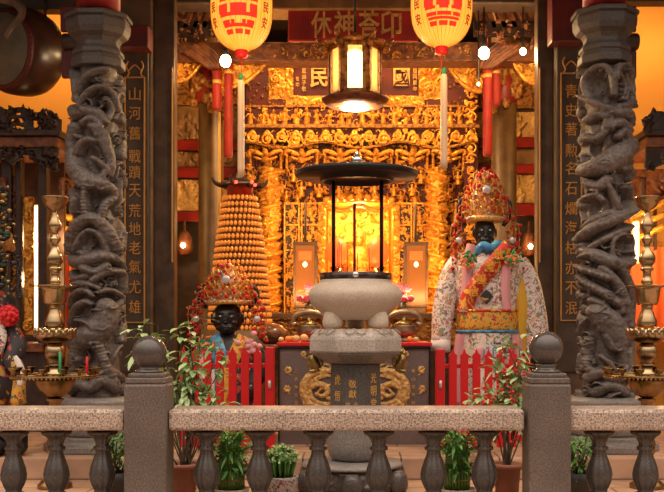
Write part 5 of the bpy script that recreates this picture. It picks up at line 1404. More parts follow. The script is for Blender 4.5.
# ================================================================== LANTERNS
def barrel(c, rx, hz, f, n=48, grow=0.):
    pr_ = []
    for i in range(n+1):
        t = -1+2*i/n
        pr_.append((max(.045, rx*(1-abs(t)**2.7)**(1/2.1))+grow, hz*t))
    return pr_
def red_lantern(label, px, py, YL, prints):
    k = YL/F; c = P(px, py, YL); rx, hz = 30.3*k, 43*k
    t = thing('hanging_lantern', label, 'lantern', (c.x, c.y, c.z-hz), 'red-lettered paper lanterns')
    body = MB().lathe((c.x, c.y, c.z), barrel(c, rx, hz, 0), 64, 32, .012).build('paper_body', 'lantern', t, True)
    def onto(ch, cx_, cz_, w_, h_, bold, m, nm_):
        g = MB(); V, Fc = text_mesh(ch, bold)
        import bmesh
        bm = bmesh.new(); vs = [bm.verts.new(v) for v in V]
        for f in Fc:
            try: bm.faces.new([vs[i] for i in f])
            except ValueError: pass
        for _ in range(3):
            es = [e for e in bm.edges if e.calc_length() > .16]
            if es: bmesh.ops.subdivide_edges(bm, edges=es, cuts=1)
            bmesh.ops.triangulate(bm, faces=[f for f in bm.faces if len(f.verts) > 4])
        bm.verts.index_update(); W = []
        for v in bm.verts:
            x, z = cx_+v.co.x*w_, cz_+v.co.y*h_
            tt = max(-.98, min(.98, z/hz)); r = rx*(1-abs(tt)**2.7)**(1/2.1)*1.012
            a = x/rx; r += .002+(.5-v.co.z/.06)*.003
            W.append((c.x+r*math.sin(a), c.y-r*math.cos(a), c.z+z))
        g.add(W, [[v.index for v in f.verts] for f in bm.faces]); bm.free()
        return g
    def surf(x, z, off):
        tt = max(-.985, min(.985, z/hz)); r = rx*(1-abs(tt)**2.7)**(1/2.1)*1.012+off; a = x/rx
        return (c.x+r*math.sin(a), c.y-r*math.cos(a), c.z+z)
    g = MB()      # the big brush-printed character: red blocks between pale strokes
    for x0, x1, y0, y1 in prints:
        V = []; nx, nz = 5, 4
        for off in (.0005, .004):
            for j in range(nz+1):
                for i in range(nx+1):
                    xx = x0+(x1-x0)*i/nx; V.append(surf(xx*k, (py-(y0+(y1-y0)*j/nz)-.12*(xx/6)**2)*k, off))
        n1 = (nx+1)*(nz+1); Fc = [(n1+j*(nx+1)+i, n1+(j+1)*(nx+1)+i, n1+(j+1)*(nx+1)+i+1, n1+j*(nx+1)+i+1) for j in range(nz) for i in range(nx)]
        e_ = [i for i in range(nx+1)]+[j*(nx+1)+nx for j in range(1, nz+1)]+[nz*(nx+1)+i for i in range(nx-1, -1, -1)]+[j*(nx+1) for j in range(nz-1, 0, -1)]
        Fc += [(e_[i], n1+e_[i], n1+e_[(i+1) % len(e_)], e_[(i+1) % len(e_)]) for i in range(len(e_))]
        g.add(V, Fc)
    g.build('large_lettering', 'ink', body)
    rb = MB()
    for i in range(36):
        a = 2*PI*(i+.5)/36
        rb.tube([(c.x+(r+.0012)*math.cos(a), c.y+(r+.0012)*math.sin(a), c.z+z) for r, z in barrel(c, rx*1.012, hz, 0, 22)], .0013, 4)
    rb.build('bamboo_rib', 'wire', body, True)
    g2 = MB()
    for s, txt in ((-1, '國泰民安'), (1, '國泰民安')):
        for i, ch in enumerate(txt):
            q = onto(ch, s*rx*.99, hz*(.55-.34*i), rx*.25, hz*.24, .012, 'ink_d', ''); g2.add(q.V, q.F)
    g2.build('side_lettering', 'ink_d', body)
    MB().lathe((c.x, c.y, c.z-hz), [(.0, -.047), (.038, -.045), (.043, -.03), (.043, -.004), (.036, .01), (.05, .014), (.05, .02), (.0, .021)], 28).build('bottom_cap', 'red', t, True)
    MB().lathe((c.x, c.y, c.z+hz), [(.055, -.02), (.05, .03), (.02, .05), (.006, .06), (.006, 3.96-c.z-hz)], 20).build('top_cap', 'red', t, True)
    d = MB(); zb_ = c.z-hz-.047; d.tube([(c.x, c.y, zb_), (c.x, c.y, zb_-.09)], .003, 6); cd = d.build('cord', 'red', t, True)
    return t, c, zb_-.09
def ribbon(t, px, Y, py0, py1):
    x = X(px, Y); MB().lathe((x, Y, 0), [(0, Z(py0-7, Y)), (.012, Z(py0-5.5, Y)), (.017, Z(py0-3, Y)), (.009, Z(py0, Y)-.001), (0, Z(py0, Y))], 12).build('green_bead', 'green', t, True)
    MB().lathe((x, Y, 0), [(.021, Z(py1, Y)), (.0225, Z(py1-8, Y)), (.0215, Z(py0+4, Y)), (.016, Z(py0, Y)-.002)], 14).build('tassel', 'ivory', t, True)
t, c, ze = red_lantern('glowing oval paper lantern with large red character, on the honeycomb tower side', 241.5, 7.5, 6.4, [(q0, q1, y0, y1) for y0, y1, qs in ((-24, -17, [(-16, 16)]), (-14, 9, [(-19.5, -12), (-10.5, -1), (1, 10), (11.5, 19.5)]), (12, 20.5, [(-20.5, -11), (-7.5, 8), (11.5, 19)]), (20.5, 24, [(-19.5, 19)]), (27.5, 31, [(-17, -9), (-7.5, -4), (4, 7.5), (9, 17)]), (31, 34, [(-16.5, 16.5)]), (36, 40, [(-15.5, -7), (-4, 5), (7.5, 14)])) for q0, q1 in qs]); ribbon(t, 241, 6.4, 80, 176)
t, c, ze = red_lantern('glowing oval paper lantern with large red character, on the tall statue side', 441.5, 4, 6.4, [(q0, q1, y0, y1) for y0, y1, qs in ((-28, -21, [(-16, 16)]), (-18, 2, [(-19.5, -12), (-10.5, -1), (1, 10), (11.5, 19.5)]), (6.5, 14, [(-20.5, -11), (-7.5, 5), (9, 18.5)]), (14, 17, [(-19.5, -9), (-5, 4), (7, 17.5)]), (20, 23.5, [(-18, -8), (-7, 7), (9, 17)]), (24.5, 27, [(-17, 16.5)]), (28.5, 32.5, [(-16, -8), (-5.5, 4), (6, 14.5)])) for q0, q1 in qs]); ribbon(t, 444, 6.4, 74, 168)

# hexagonal palace lantern
YP2 = 7.2; kq = YP2/F; c = P(355, 73, YP2)
pl = thing('hanging_palace_lantern', 'hexagonal carved palace lantern with bright white glass hanging over the burner', 'lantern', (c.x, c.y, Z(108, YP2)))
def Lp(name, pr, m, n=6, rot=PI/6, **kw): return MB().lathe((c.x, c.y, 0), [(r*kq, Z(py, YP2)) for r, py in pr], n, rot=rot).build(name, m, pl, n > 12)
Lp('roof', [(26, 47), (33, 46), (34, 44), (24, 41), (15, 38.5), (6, 37), (3, 33)], 'gold_d')
Lp('base_tray', [(15, 108), (27, 106.5), (33, 101), (34, 99), (27, 97), (24, 95)], 'shrine_r', 32)
Lp('bottom_glass', [(0, 109.2), (14, 109), (15, 108.2)], 'glass_lit', 24)
for i in range(6):
    a = PI/3*i; u = Vector((math.cos(a), math.sin(a), 0)); b = Vector((c.x, c.y, 0))+u*(24*kq)
    MB().tube([(b.x, b.y, Z(96, YP2)), (b.x, b.y, Z(46.5, YP2))], .02, 8).build('corner_post', 'gold_d', pl, True)
    e = MB(); e.tube([(b.x, b.y, Z(46, YP2)), Vector((c.x, c.y, Z(43.5, YP2)))+u*(33*kq), Vector((c.x, c.y, Z(39, YP2)))+u*(38*kq)], [.02, .018, .01], 8, smooth=4)
    e.sphere(Vector((c.x, c.y, Z(49, YP2)))+u*(31*kq), (.03, .03, .03), 10, 8); e.build('dragon_eave', 'gold_d', pl, True)
    th = a+PI/6; n_ = Vector((math.cos(th), math.sin(th), 0)); tt = Vector((-n_.y, n_.x, 0)); ap = 21.5*kq
    pf = MB(); cc = Vector((c.x, c.y, 0))+n_*ap
    Rm = Matrix((( tt.x, n_.x, 0), (tt.y, n_.y, 0), (0, 0, 1)))
    zt_, zb_ = Z(49, YP2), Z(95, YP2)
    pf.obox((cc.x, cc.y, (zt_+zb_)/2), (.10, .005, zt_-zb_), Rm); pf.build('glass_pane', 'pane', pl)
    fr = MB()
    for s in (-1, 1):
        q = cc+tt*(s*.064); fr.obox((q.x, q.y, (zt_+zb_)/2), (.026, .02, zt_-zb_), Rm)
    for zz in (zt_, zb_): fr.obox((cc.x, cc.y, zz), (.15, .022, .03), Rm)
    fr.build('pane_frame', 'gold_d', pl)
MB().lathe((c.x, c.y, 0), [(.03, Z(94, YP2)), (.062, Z(92, YP2)), (.066, Z(72, YP2)), (.062, Z(53, YP2)), (.03, Z(50, YP2))], 24).build('lamp_tube', 'glass_lit', pl, True)
MB().tube([(c.x, c.y, Z(33, YP2)), (c.x, c.y, 3.97)], .008, 8).build('hanging_rod', 'black_metal', pl, True)

# red hanging streamers, spot bulbs
for px, Y, y0, y1, r, lb in ((228.5, 8.6, 60, 157, .035, 'long red hanging streamer tube beside the ivory lantern tassel'), (217, 8.62, 70, 110, .038, 'short orange-red tube added for the glow at the pillar top near the honeycomb tower'),  # the short tube is added in place of the orange glow on the pillar top
                             (487.5, 8.6, 64, 156, .038, 'long red hanging streamer tube in front of the pillar near the tall statue'), (496, 8.7, 60, 106, .036, 'short red streamer tube behind the long one near the tall statue')):
    t = thing('hanging_streamer', lb, 'streamer', (X(px, Y), Y, Z(y1, Y)), 'red streamers')
    MB().lathe((X(px, Y), Y, 0), [(r*.9, Z(y1, Y)), (r, Z(y1-2, Y)), (r, Z(y0+3, Y)), (r*.9, Z(y0, Y))], 20, 10, .04).build('streamer_body', 'red_cloth', t, True)
    MB().lathe((X(px, Y), Y, 0), [(r*1.04, Z(y0+14, Y)), (r*1.06, Z(y0+12, Y)), (r*1.04, Z(y0+10, Y))], 20).build('gilt_band', 'gold_p', t, True)
    MB().tube([(X(px, Y), Y, Z(y0, Y)), (X(px, Y), Y, 3.97)], .004, 6).build('cord', 'red', t, True)
for px, py, Y, r, m_, lb in ((225.5, 61, 8.1, .045, 'bulb', 'bright bare spot bulb by the red streamer under the lantern with side tassel'), (484, 53, 8.1, .045, 'bulb', 'bright bare spot bulb beside the tall statue streamer'),
                       (523, 51.5, 8.1, .026, 'bulb', 'small bright bulb at the door pillar near the tall statue'), (478.5, 84, 8.2, .014, 'bulb_s', 'tiny lit bulb below the brightest bulb near the tall statue')):
    c = P(px, py, Y); t = thing('hanging_spot_bulb', lb, 'bulb', (c.x, c.y, c.z-r), 'bare spot bulbs')
    MB().sphere((c.x, c.y, c.z), (r, r, r*1.15), 16, 12).build('bulb', m_, t, True)
    MB().lathe((c.x, c.y, c.z+r*.95), [(r*.5, 0), (r*.6, .01), (r*.5, .05), (.006, .06), (.006, 3.97-c.z-r)], 12).build('lamp_holder', 'black_metal', t, True)

# carved bracket clusters under the beams ---------------------------------------
def bolster(label, px0, px1, py0, py1, Y, sg, m, seed):
    """fan shaped carved bracket; a curved lower edge rising away from the pillar"""
    k = Y/F; rl = Relief((px1-px0)*k, (py1-py0)*k, .008, seed); rl.ornament(.075, .05, 0, .15); rl.rough(.02, 8)
    gx, gz = np.meshgrid(rl.x/rl.W, rl.z/rl.H); q = gx if sg > 0 else 1-gx
    mk = gz > np.clip(q, 0, 1)**2.2*.92-.02
    t = thing('mounted_corner_bracket', label, 'bracket', (X((px0+px1)/2, Y), Y, Z(py1, Y)), 'gilded corner brackets')
    rl.flat('carving', m, t, X(px0, Y), Y, Z(py1, Y), mk)
    b = MB(); n = 24; x0, x1 = X(px0, Y), X(px1, Y); z0, z1 = Z(py1, Y), Z(py0, Y)
    out = [(x0+(x1-x0)*(i/n), z0+(z1-z0)*((i/n if sg > 0 else 1-i/n)**2.2*.92)) for i in range(n+1)]+[(x1, z1+.01), (x0, z1+.01)]
    b.prism(out, Y+.005, Y+.07); b.build('bracket_board', 'gold_d', t)
    b = MB(); b.tube([(p[0], Y-.01, p[1]) for p in out[:n+1]], .016, 6); b.build('bracket_edge', 'gold_b', t, True)
bolster('gilded carved corner bracket beside the bright bulb on the honeycomb tower side', 222, 268, 58, 88, 8.75, 1, 'gold_b', 101)
bolster('gilded carved corner bracket on the tall statue side of the sign boards', 444, 482, 55, 92, 8.9, -1, 'gold_b', 102)
bolster('gilded carved corner bracket between door pillar and inner pillar near the short statue', 176, 206, 50, 82, 8.7, 1, 'gold', 103)
bolster('gilded carved corner bracket between door pillar and inner pillar near the tall statue', 510, 536, 52, 84, 8.7, -1, 'gold', 104)
def bracket_cluster(label, px0, px1, sg, seed):
    Y = 8.4; rr = random.Random(seed); t = thing('hanging_bracket_cluster', label, 'bracket', (X((px0+px1)/2, Y), Y, Z(62, Y)), 'dark roof bracket clusters')
    a = MB()
    for i in range(7):
        x = X(px0+(px1-px0)*(i+.5)/7, Y); a.obox((x, Y+.05, Z(14, Y)), (.045, .1, .25), Matrix.Rotation(sg*.35, 3, 'Y'))
    a.build('fluted_arm', 'shrine_r', t, False, .006)
    k = Y/F; rl = Relief((px1-px0)*k, 34*k, .008, seed*7); rl.ornament(.06, .06, 0, .15); mk = rl.A > .012
    gx, gz = np.meshgrid(rl.x/rl.W, rl.z/rl.H); q = gx if sg > 0 else 1-gx
    mk &= gz > np.clip(1-q*1.25, 0, 1)**1.4*.0+np.clip(q-.35, 0, 1)*.9
    rl.rough(.02, 8); rl.flat('carved_foliage', 'shrine_r', t, X(px0, Y), Y-.02, Z(56, Y), mk)
    MB().box(X(px0, Y), X(px1, Y), Y+.0, Y+.04, Z(36, Y), Z(21, Y)).build('bracket_board', 'shrine', t)
    c_ = MB(); x = X(px0 if sg < 0 else px1, Y); xm = X((px0+px1)/2, Y)
    for i in range(5):
        o = (i-2)*.045; c_.tube([(xm+o*1.2-sg*.05, Y+.1, Z(40, Y)), (xm+o+sg*.1, Y+.12, Z(52, Y)), (xm+o*.5+sg*.2, Y+.14, Z(64, Y))], [.03, .028, .02], 8, smooth=3)
    c_.build('lower_arm', 'shrine_r', t, True)
bracket_cluster('dark fluted roof bracket cluster above the bright bulb, honeycomb tower side', 158, 222, 1, 5)
bracket_cluster('dark fluted roof bracket cluster above the bright bulbs, tall statue side', 474, 548, -1, 6)
for px, lb in ((68, 'dark round beam end sticking out behind the column with the drum'), (633, 'dark round beam end sticking out behind the column beside the tall statue')):
    Y = 7.0; t = thing('mounted_beam_end', lb, 'beam', (X(px, Y), Y, Z(75, Y)), 'beam ends beside the dragon columns')
    x = X(px, Y); s = -1 if px < 300 else 1
    MB().lathe((X(px-s*22, Y), Y+.1, Z(38, Y)), [(.06, 0), (.06, .21), (.052, .218), (0, .22)] if s > 0 else [(0, -.22), (.052, -.218), (.06, -.21), (.06, 0)], 24, axis='x').build('round_beam', 'wood', t, True)
    MB().box(x-.07, x+.05, Y+.08, Y+.12, Z(75, Y), Z(47, Y)).build('carved_board', 'red_dark', t, False, .01)
    MB().box(x-.08, x+.05, Y+.08, Y+.12, Z(28, Y), Z(2, Y)).build('carved_board', 'red_dark', t, False, .01)

# ================================================================== DRUM
YD = 7.35
dc = P(3, 48, YD); ax_ = Vector((-.50, -.86, -.08)).normalized()
dr = thing('hanging_drum', 'large dark wooden drum with studded grey skin hanging by chains at the ochre wall', 'drum', (dc.x, dc.y, dc.z-.34))
Rm = ax_.to_track_quat('Z', 'X').to_matrix()
def rot_lathe(prof, n, c0): 
    b = MB(); b.lathe((0, 0, 0), prof, n); b.V = [tuple(Vector(c0)+Rm @ Vector(v)) for v in b.V]; return b
cD = dc+Vector((.10, .12, 0))
rot_lathe([(.27, -.18), (.30, -.14), (.318, -.08), (.322, 0), (.318, .08), (.30, .14), (.272, .18), (.268, .182)], 56, cD).build('body', 'drumwood', dr, True)
rot_lathe([(.268, .176), (.255, .186), (0, .19)], 48, cD).build('drum_skin', 'drumskin', dr, True)
rot_lathe([(0, -.19), (.26, -.186), (.27, -.175)], 48, cD).build('drum_skin', 'drumskin', dr, True)
rot_lathe([(.282, .135), (.292, .145), (.288, .17), (.272, .182)], 56, cD).build('rim_band', 'red_dark', dr, True)
st = MB()
for i in range(44):
    a = 2*PI*i/44; st.sphere(cD+Rm @ Vector((.281*math.cos(a), .281*math.sin(a), .167)), .009, 6, 5)
st.build('stud', 'black_metal', dr, True)
for px, py, q in ((46, 8, 0), (-30, 8, 1)):
    ch = MB(); p0 = P(px, -6, YD+.05); p1 = P(px-1, 23, YD+.05)
    for i in range(7):
        c_ = p0.lerp(p1, i/6); pts = [c_+Vector((.012*math.cos(a)*(i % 2), .012*math.cos(a)*((i+1) % 2), .022*math.sin(a))) for a in np.linspace(0, 2*PI, 11)]
        ch.tube(pts, .005, 5)
    ch.build('chain', 'black_metal', dr, True)
fr = MB(); fr.tube([P(-20, -5, YD-.35), P(14, 2, YD-.3), P(22, 14, YD-.3), P(12, 26, YD-.32), P(4, 38, YD-.34)], [.03, .035, .03, .026, .02], 8, smooth=5)
hk = fr.build('hanging_hook_arm', 'wood_b', None, True); tag(hk, 'curved dark wooden arm hanging over the drum skin', 'bracket'); hk['kind'] = 'thing'

# ================================================================== CARVED SHRINES AT THE SIDES
def shrine(label, sg):
    """carved dark wooden shrine canopy; px written for the one by the drum, mirrored for the other"""
    Y = 7.75
    def mx(px): return px if sg < 0 else 704-px
    corner = 41 if sg < 0 else -2
    k = Y/F
    def bxs(b, a, c_, y0, y1, pa, pb): xa, xb = sorted((X(mx(a), Y), X(mx(c_), Y))); return b.box(xa, xb, y0, y1, Z(pb, Y), Z(pa, Y))
    t = thing('carved_shrine', label, 'shrine', (X(mx(0), Y), Y+.4, G), 'carved wooden side shrines')
    # crest: three pierced scallops along the front, falling towards the aisle
    rl = Relief(130*k, 30*k, .0075, 120+sg); rl.ornament(.07, .045); rl.rough(.015, 10)
    gx, gz = np.meshgrid(rl.x/k, rl.z/k)          # in px
    u = gx if sg < 0 else 130-gx                  # 0 far outside .. 130 at the aisle corner
    topl = 22+5.5*np.abs(np.sin(u/130*PI*5))-np.clip((u-70)/60, 0, 1)**1.5*8
    hole = np.zeros_like(gx, bool)
    rr = np.random.default_rng(5)
    for _ in range(28):
        a, b_ = rr.random()*130, 5+rr.random()*16; hole |= (gx-a)**2+(gz-b_)**2 < (1.1+.9*rr.random())**2
    mk = (gz < topl) & ~hole
    xl = min(X(mx(-64), Y), X(mx(66), Y))
    cr_ = rl.flat('crest', 'shrine', t, xl, Y-.14, Z(136, Y), mk)
    sm = cr_.modifiers.new('thick', 'SOLIDIFY'); sm.thickness = .03; sm.offset = -1
    b = MB()
    bxs(b, -64, 66, Y-.16, Y+.7, 133, 139); b.build('eave', 'shrine', t, False, .01)
    b = MB(); bxs(b, -64, 62, Y-.12, Y+.66, 139.2, 150); b.build('cornice', 'shrine_r', t, False, .008)
    rl = Relief(124*k, 26*k, .008, 130+sg); rl.ornament(.07, .05, 0, .2); rl.rough(.015, 10)
    gx, gz = np.meshgrid(rl.x/k, rl.z/k); u = gx if sg < 0 else 124-gx
    mk = gz > 8+9*np.abs(np.cos(u/124*PI*4))-np.clip((u-108)/16, 0, 1)*16
    v = rl.flat('valance', 'shrine', t, min(X(mx(-62), Y), X(mx(62), Y)), Y-.1, Z(176, Y), mk)
    sm = v.modifiers.new('thick', 'SOLIDIFY'); sm.thickness = .03; sm.offset = -1
    for i, px in enumerate((4, 62) if 1 else ()):
        b = MB(); b.lathe((X(mx(px), Y), Y-.02, Z(196, Y)), [(0, -.05), (.02, -.03), (.032, 0), (.02, .03), (.028, .06), (.02, .1), (.03, .14)], 14).build('drop_finial', 'shrine_r', t, True)
    for px, w_ in (((6, 5), (42, 4.5), (18, 2.6)) if sg < 0 else ((-8, 4.5), (-40, 5))):
        b = MB(); bxs(b, px-w_, px+w_, Y, Y+.1, 150.2, 431.9); b.build('post', 'shrine', t, False, .008)
    b = MB(); bxs(b, -64, corner, Y+.62, Y+.66, 150.2, 431.9); b.build('back_panel', 'shrine', t)
    for a, c_, p, q, m in () if sg > 0 else ((9, 18, 176, 222, 'shrine_r'), (9, 18, 224, 330, 'gold_d'), (22, 31, 196, 335, 'gold')):
        kk = (c_-a)*k; rl = Relief(kk, (q-p)*k, .008, 140+int(a)+sg); rl.ornament(.07, .04, 0, .2); rl.rough(.01, 10)
        rl.flat('carved_panel', m, t, min(X(mx(a), Y), X(mx(c_), Y)), Y+.05, Z(q, Y), None, .03)
    b = MB(); bxs(b, -64, corner+3, Y-.05, Y+.6, 343, 352); b.build('altar_shelf', 'shrine_r', t, False, .006)
    b = MB(); bxs(b, -60, corner, Y+.02, Y+.58, 352.2, 431.9); b.build('cabinet_base', 'shrine', t, False, .006)
    return t
shrine('dark carved wooden shrine with scalloped pierced crest below the hanging drum', -1)
shrine('dark carved wooden shrine with scalloped crest, mostly cut off by the picture edge', 1)
for px, lb in ((37, 'glowing vertical tube lamp between the shrine posts below the drum'), (636, 'glowing lamp behind the brass candle stand at the picture edge')):
    Y = 8.2; t = thing('mounted_tube_lamp', lb, 'lamp', (X(px, Y), Y, Z(336, Y)), 'tube lamps in the side shrines')
    y_a, y_b = (336, 206) if px < 300 else (262, 222)
    MB().tube([(X(px, Y), Y, Z(y_a, Y)), (X(px, Y), Y, Z(y_b, Y))], .024, 14).build('tube', 'tube', t, True)
    MB().box(X(px, Y)-.03, X(px, Y)+.03, Y+.026, Y+.05, Z(y_a+1, Y), Z(y_b-2, Y)).build('fitting', 'gold_p', t)
def side_hang(sg):
    def mx(px): return px if sg < 0 else 701-px
    Y = 8.6
    a, b = sorted((X(mx(44), Y), X(mx(72), Y))) if sg < 0 else (X(630, Y), X(700, Y))
    where = 'behind the brass stand below the drum' if sg < 0 else 'behind the brass stand opposite the drum'
    # carved plaque, brass rail bars and orange cloth
    rl = Relief(b-a, 36*Y/F, .009, 160+sg); rl.ornament(.08, .03); rl.rough(.02, 8)
    o = rl.flat('carved_plaque', 'shrine_r', None, a, Y, Z(205, Y), None, .03); tag(o, 'reddish carved wooden plaque mounted '+where, 'plaque', 'side plaques'); o['kind'] = 'thing'; o.name = 'mounted_plaque'
    t = thing('mounted_rail_rack', 'three slanting gilt rails '+where, 'rail', ((a+b)/2, Y-.1, Z(245, Y)), 'slanting gilt rails')
    for i in range(3):
        y_ = 210+12*i; MB().tube([(X(mx(42), Y), Y-.08, Z(y_+0, Y)), (X(mx(76), Y), Y-.12, Z(y_+(10 if sg < 0 else 10), Y))] if sg < 0 else [(X(mx(76), Y), Y-.12, Z(y_+10, Y)), (X(mx(8), Y), Y-.08, Z(y_-22, Y))], .026, 10).build('gilt_rail', 'gold_b', t, True)
    for q in (48, 70): MB().box(X(mx(q), Y)-.012, X(mx(q), Y)+.012, Y-.075, Y-.05, Z(250, Y), Z(206, Y)).build('upright', 'shrine', t)
    o = MB(); n = 24; V = []
    for py in (247, 280, 310, 342):
        for i in range(n+1):
            V.append((a+(b-a)*i/n, Y-.02+.018*math.sin(i*1.3), Z(py, Y)))
    for py in (247, 280, 310, 342):
        for i in range(n+1):
            V.append((a+(b-a)*i/n, Y-.012+.018*math.sin(i*1.3), Z(py, Y)))
    Fc = [(j*(n+1)+i, (j+1)*(n+1)+i, (j+1)*(n+1)+i+1, j*(n+1)+i+1) for j in range(3) for i in range(n)]; m_ = 4*(n+1)
    Fc += [tuple(m_+i for i in f[::-1]) for f in Fc]
    c_ = o.add(V, Fc).build('hanging_cloth', 'orange_cloth', None, True); tag(c_, 'bright orange-red cloth hanging '+where, 'cloth', 'orange-red hanging cloths'); c_['kind'] = 'thing'
M['orange_cloth'] = mat('orange_red_cloth', (.85, .13, .025), .7)
side_hang(-1); side_hang(1)

# ================================================================== PLANTS
def pot(t, x, Y, prof, m, soil_r, soil_z):
    p = MB().lathe((x, Y, 0), prof, 32).build('pot', m, t, True)
    MB().lathe((x, Y, soil_z), [(0, .0), (soil_r, 0)], 24).build('soil', 'soil', t)
def shrub(label, px, Y, tips, nleaf, seed, m='leaf', berries=0):
    rr = random.Random(seed); x = X(px, Y)
    t = thing('potted_shrub', label, 'potted plant', (x, Y, 0), 'leafy shrubs in terracotta pots')
    zr = Z(463, Y)
    pot(t, x, Y, [(.06, 0), (.062, .005), (.075, zr-.03), (.088, zr-.03), (.09, zr), (.078, zr), (.074, zr-.035)], 'terra', .074, zr-.03)
    st, lf, be = MB(), MB(), MB()
    for (tx, ty, dy) in tips:
        e = P(tx, ty, Y+dy); b0_ = Vector((x+rr.gauss(0, .015), Y+rr.gauss(0, .015), zr-.03))
        m1 = b0_.lerp(e, .4)+Vector((rr.gauss(0, .03), rr.gauss(0, .03), .05)); m2 = b0_.lerp(e, .75)+Vector((rr.gauss(0, .03), rr.gauss(0, .02), .05))
        st.tube([b0_, m1, m2, e], [.0045, .004, .003, .0015], 6, smooth=4)
        for i in range(nleaf):
            u = .35+.68*rr.random(); p = (m1.lerp(m2, (u-.35)/.35) if u < .7 else m2.lerp(e, min(1, (u-.7)/.3)))
            d = Vector((rr.gauss(0, 1), rr.gauss(0, .8)-.2, rr.gauss(.25, .6)))
            leaf(lf, p+d.normalized()*.012, d, .052+.036*rr.random(), .028+.018*rr.random(), .3)
            if berries and rr.random() < berries: be.sphere(p+Vector((rr.gauss(0, .03), -.03-rr.random()*.03, rr.gauss(0, .03))), .010, 8, 6)
    st.build('stem', 'stem', t, True); lf.build('foliage', m, t, False)
    if berries: be.build('blossom', 'red', t, True)
    return t
shrub('leafy shrub in terracotta pot behind the ball-topped post, in front of the short statue', 184, 5.6,
      [(132,330,0),(143,326,.05),(158,326,.05),(180,325,0),(192,316,0),(203,318,.05),(196,338,0),(186,345,.05),(206,352,0),(212,372,.05),(196,372,0),(205,392,0),(186,388,.05),(216,395,0),(190,360,-.05),(178,358,0),(176,400,0),(136,352,.0),(134,338,.05),(222,352,.02),(228,402,0),(200,404,0),(150,338,.04),(168,340,.02),(214,338,.03)], 15, 21)
shrub('leafy shrub with small red flowers in terracotta pot beside the tall statue', 507, 5.6,
      [(512,332,0),(520,340,.05),(508,345,0),(500,352,.05),(515,358,0),(522,366,0),(494,366,0),(505,372,.05),(488,386,0),(516,380,.05),(498,392,0),(482,396,0),(510,398,0),(520,392,0),(474,400,.05),(528,350,.1),(518,412,0)], 16, 22, 'leaf', .3)
def lucky_bamboo(label, px, Y, seed, w=14.5, grp='layered lucky bamboo pots'):
    rr = random.Random(seed); x = X(px, Y); k = Y/F
    t = thing('lucky_bamboo', label, 'potted plant', (x, Y, 0), grp)
    z0 = Z(488, Y)
    pot(t, x, Y, [(.05, 0), (.075, .01), (.10, z0-.02), (.105, z0), (.09, z0), (.085, z0-.02)], 'beige', .085, z0-.015)
    s = MB(); lf = MB(); tie = MB()
    for lvl, (pa, pb, rad) in enumerate(((488, 470, w), (470, 453, w*.88), (455, 440, w*.7))):
        n = int(rad*1.7)
        for i in range(n):
            a = 2*PI*i/n; xx, yy = x+rad*.78*k*math.cos(a), Y+rad*.78*k*math.sin(a)
            s.tube([(xx, yy, Z(pa, Y)), (xx, yy, Z(pb, Y))], .0075, 6)
            for _ in range(4):
                d = Vector((math.cos(a)+rr.gauss(0, .5), math.sin(a)+rr.gauss(0, .5), rr.gauss(.7, .5)))
                leaf(lf, (xx, yy, Z(pb, Y)+rr.gauss(0, .015)), d, .07+.05*rr.random(), .018, .35)
        tie.tube([(x+rad*.82*k*math.cos(a), Y+rad*.82*k*math.sin(a), Z((pa+pb)/2, Y)) for a in np.linspace(0, 2*PI, 25)], .004, 5)
    for _ in range(16):
        a = rr.random()*6.3; leaf(lf, (x+rr.gauss(0, .03), Y+rr.gauss(0, .03), Z(442, Y)), (math.cos(a)*.6, math.sin(a)*.6, 1), .09, .02, .3)
    s.build('stalk_bundle', 'stalk', t, True); lf.build('foliage', 'leaf_d', t); tie.build('red_tie', 'gold_d', t, True)
lucky_bamboo('layered lucky bamboo in beige bowl between the balusters near the succulent', 231, 5.65, 31, 16)
lucky_bamboo('layered lucky bamboo in beige bowl between the balusters below the tall statue', 457, 5.65, 32, 15)
def bush(label, px, Y, pys, seed, rx=.09, m='leaf_d'):
    rr = random.Random(seed); x = X(px, Y); t = thing('potted_bush', label, 'potted plant', (x, Y, 0), 'dark green bushes behind the end balusters')
    pot(t, x, Y, [(.06, 0), (.08, .08), (.09, .14), (.08, .14), (.075, .12)], 'dark_pot', .075, .122)
    lf = MB(); st = MB()
    for i in range(8): st.tube([(x+rr.gauss(0, .02), Y+rr.gauss(0, .02), .12), (x+rr.gauss(0, rx*.5), Y+rr.gauss(0, .04), Z(pys[0], Y)-.08*rr.random())], .005, 5)
    for i in range(260):
        u = rr.random(); z = .15+(Z(pys[0], Y)-.15)*u; a = rr.random()*6.3; r = rx*rr.random()**.5
        leaf(lf, (x+r*math.cos(a), Y+r*math.sin(a)*.8, z), (math.cos(a)+rr.gauss(0, .4), math.sin(a)+rr.gauss(0, .4), rr.gauss(.5, .5)), .05+.03*rr.random(), .018, .3)
    st.build('stem', 'stem', t, True); lf.build('foliage', m, t)
bush('dark green leafy bush in a pot beside the post near the drum column', 114, 5.7, (436,), 41)
bush('dark green leafy bush in a pot beside the post below the tall statue side column', 580, 5.7, (440,), 42)
YQ = 5.65; x = X(282, YQ); rr = random.Random(8)
su = thing('potted_succulent', 'bushy succulent in a red and white mosaic pot between the balusters', 'potted plant', (x, YQ, 0))
pot(su, x, YQ, [(.07, 0), (.085, .01), (.092, Z(476, YQ)-.01), (.095, Z(476, YQ)), (.08, Z(476, YQ)), (.075, Z(476, YQ)-.02)], 'mosaic', .076, Z(476, YQ)-.015)
s = MB(); lf = MB()
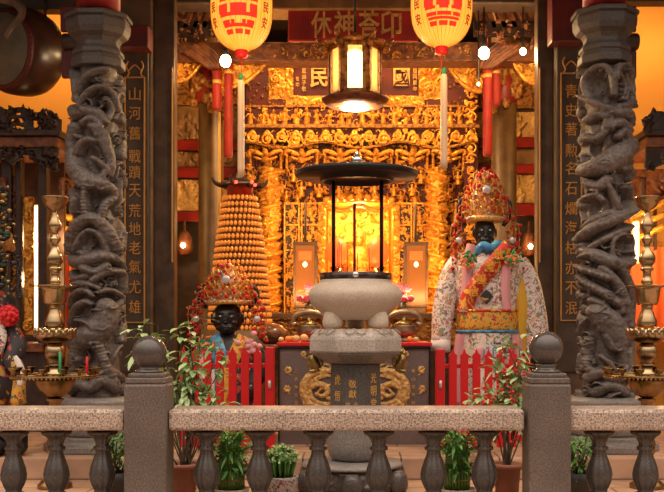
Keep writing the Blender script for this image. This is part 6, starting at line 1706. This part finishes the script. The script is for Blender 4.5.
for i in range(60):
    a = rr.random()*6.3; r = .09*rr.random()**.5; top = Z(446+6*rr.random()+20*(r/.12)**2, YQ)
    bx_ = (x+r*.7*math.cos(a), YQ+r*.7*math.sin(a), Z(477, YQ)); e = Vector((x+r*1.05*math.cos(a), YQ+r*1.05*math.sin(a), top)); s.tube([bx_, e], [.008, .006], 6)
    for _ in range(7):
        d = Vector((rr.gauss(0, 1), rr.gauss(0, 1), rr.gauss(.6, .5))); leaf(lf, e+d.normalized()*.004, d, .03, .014, .1)
s.build('stem', 'leaf_d', su, True); lf.build('foliage', 'leaf', su)

# ================================================================== LIGHT
W_ = (1., .58, .24)
area((ax(360), 8.95, 3.9), (ax(360), 10.1, 2.0), 50, 2.0, .25, (1., .56, .22))          # unseen area light behind the sign boards, put in to light the altar
area((ax(360), 9.0, 1.22), (ax(360), 10.1, 2.0), 16, 1.9, .12, (1., .52, .18))  # unseen low area light put in to brighten the altar from below
point(279, 222, 9.45, 4.5, (1., .58, .22), .04); point(430, 262, 9.45, 4.5, (1., .58, .22), .04); point(300, 168, 9.3, 5.5, (1., .58, .22), .04); point(420, 168, 9.3, 5.5, (1., .58, .22), .04)   # unseen point lights added above the altar table for sparkle on the carving
point(359, 215, YA+.12, 21, (1., .66, .28), .06)
point(359, 290, YA+.05, 7, (1., .6, .22), .06)
for px, py, Y, e in ((227, 66, 7.9, 15), (484, 58, 7.9, 15), (521, 57, 7.95, 7)): point(px, py, Y, e, (1., .66, .32), .05)
point(355, 116, 7.2, 60, (1., .74, .42), .08)
point(241, 66, 6.22, 1.6, (1., .5, .18), .06); point(443, 62, 6.22, 1.6, (1., .5, .18), .06)
point(184, 246, 9.95, 3, W_, .03); point(529, 247, 9.95, 3, W_, .03)
area((-2.6, 8.3, 3.7), (-2.6, 8.9, 2.6), 15, 1.2, .3, (1., .55, .18)); area((2.6, 8.3, 3.7), (2.6, 8.9, 2.6), 15, 1.2, .3, (1., .55, .18))
point(60, 238, 8.2, 11, (1., .6, .25), .05); point(656, 238, 8.1, 12, (1., .6, .25), .05)  # unseen lights added to brighten the hanging cloths and gilt rails
point(37, 280, 8.0, 7, (1., .62, .26), .05); point(660, 260, 8.0, 9, (1., .62, .26), .05)
for ob in bpy.data.objects:
    if 'category' in ob and 'kind' not in ob: ob['kind'] = 'thing'
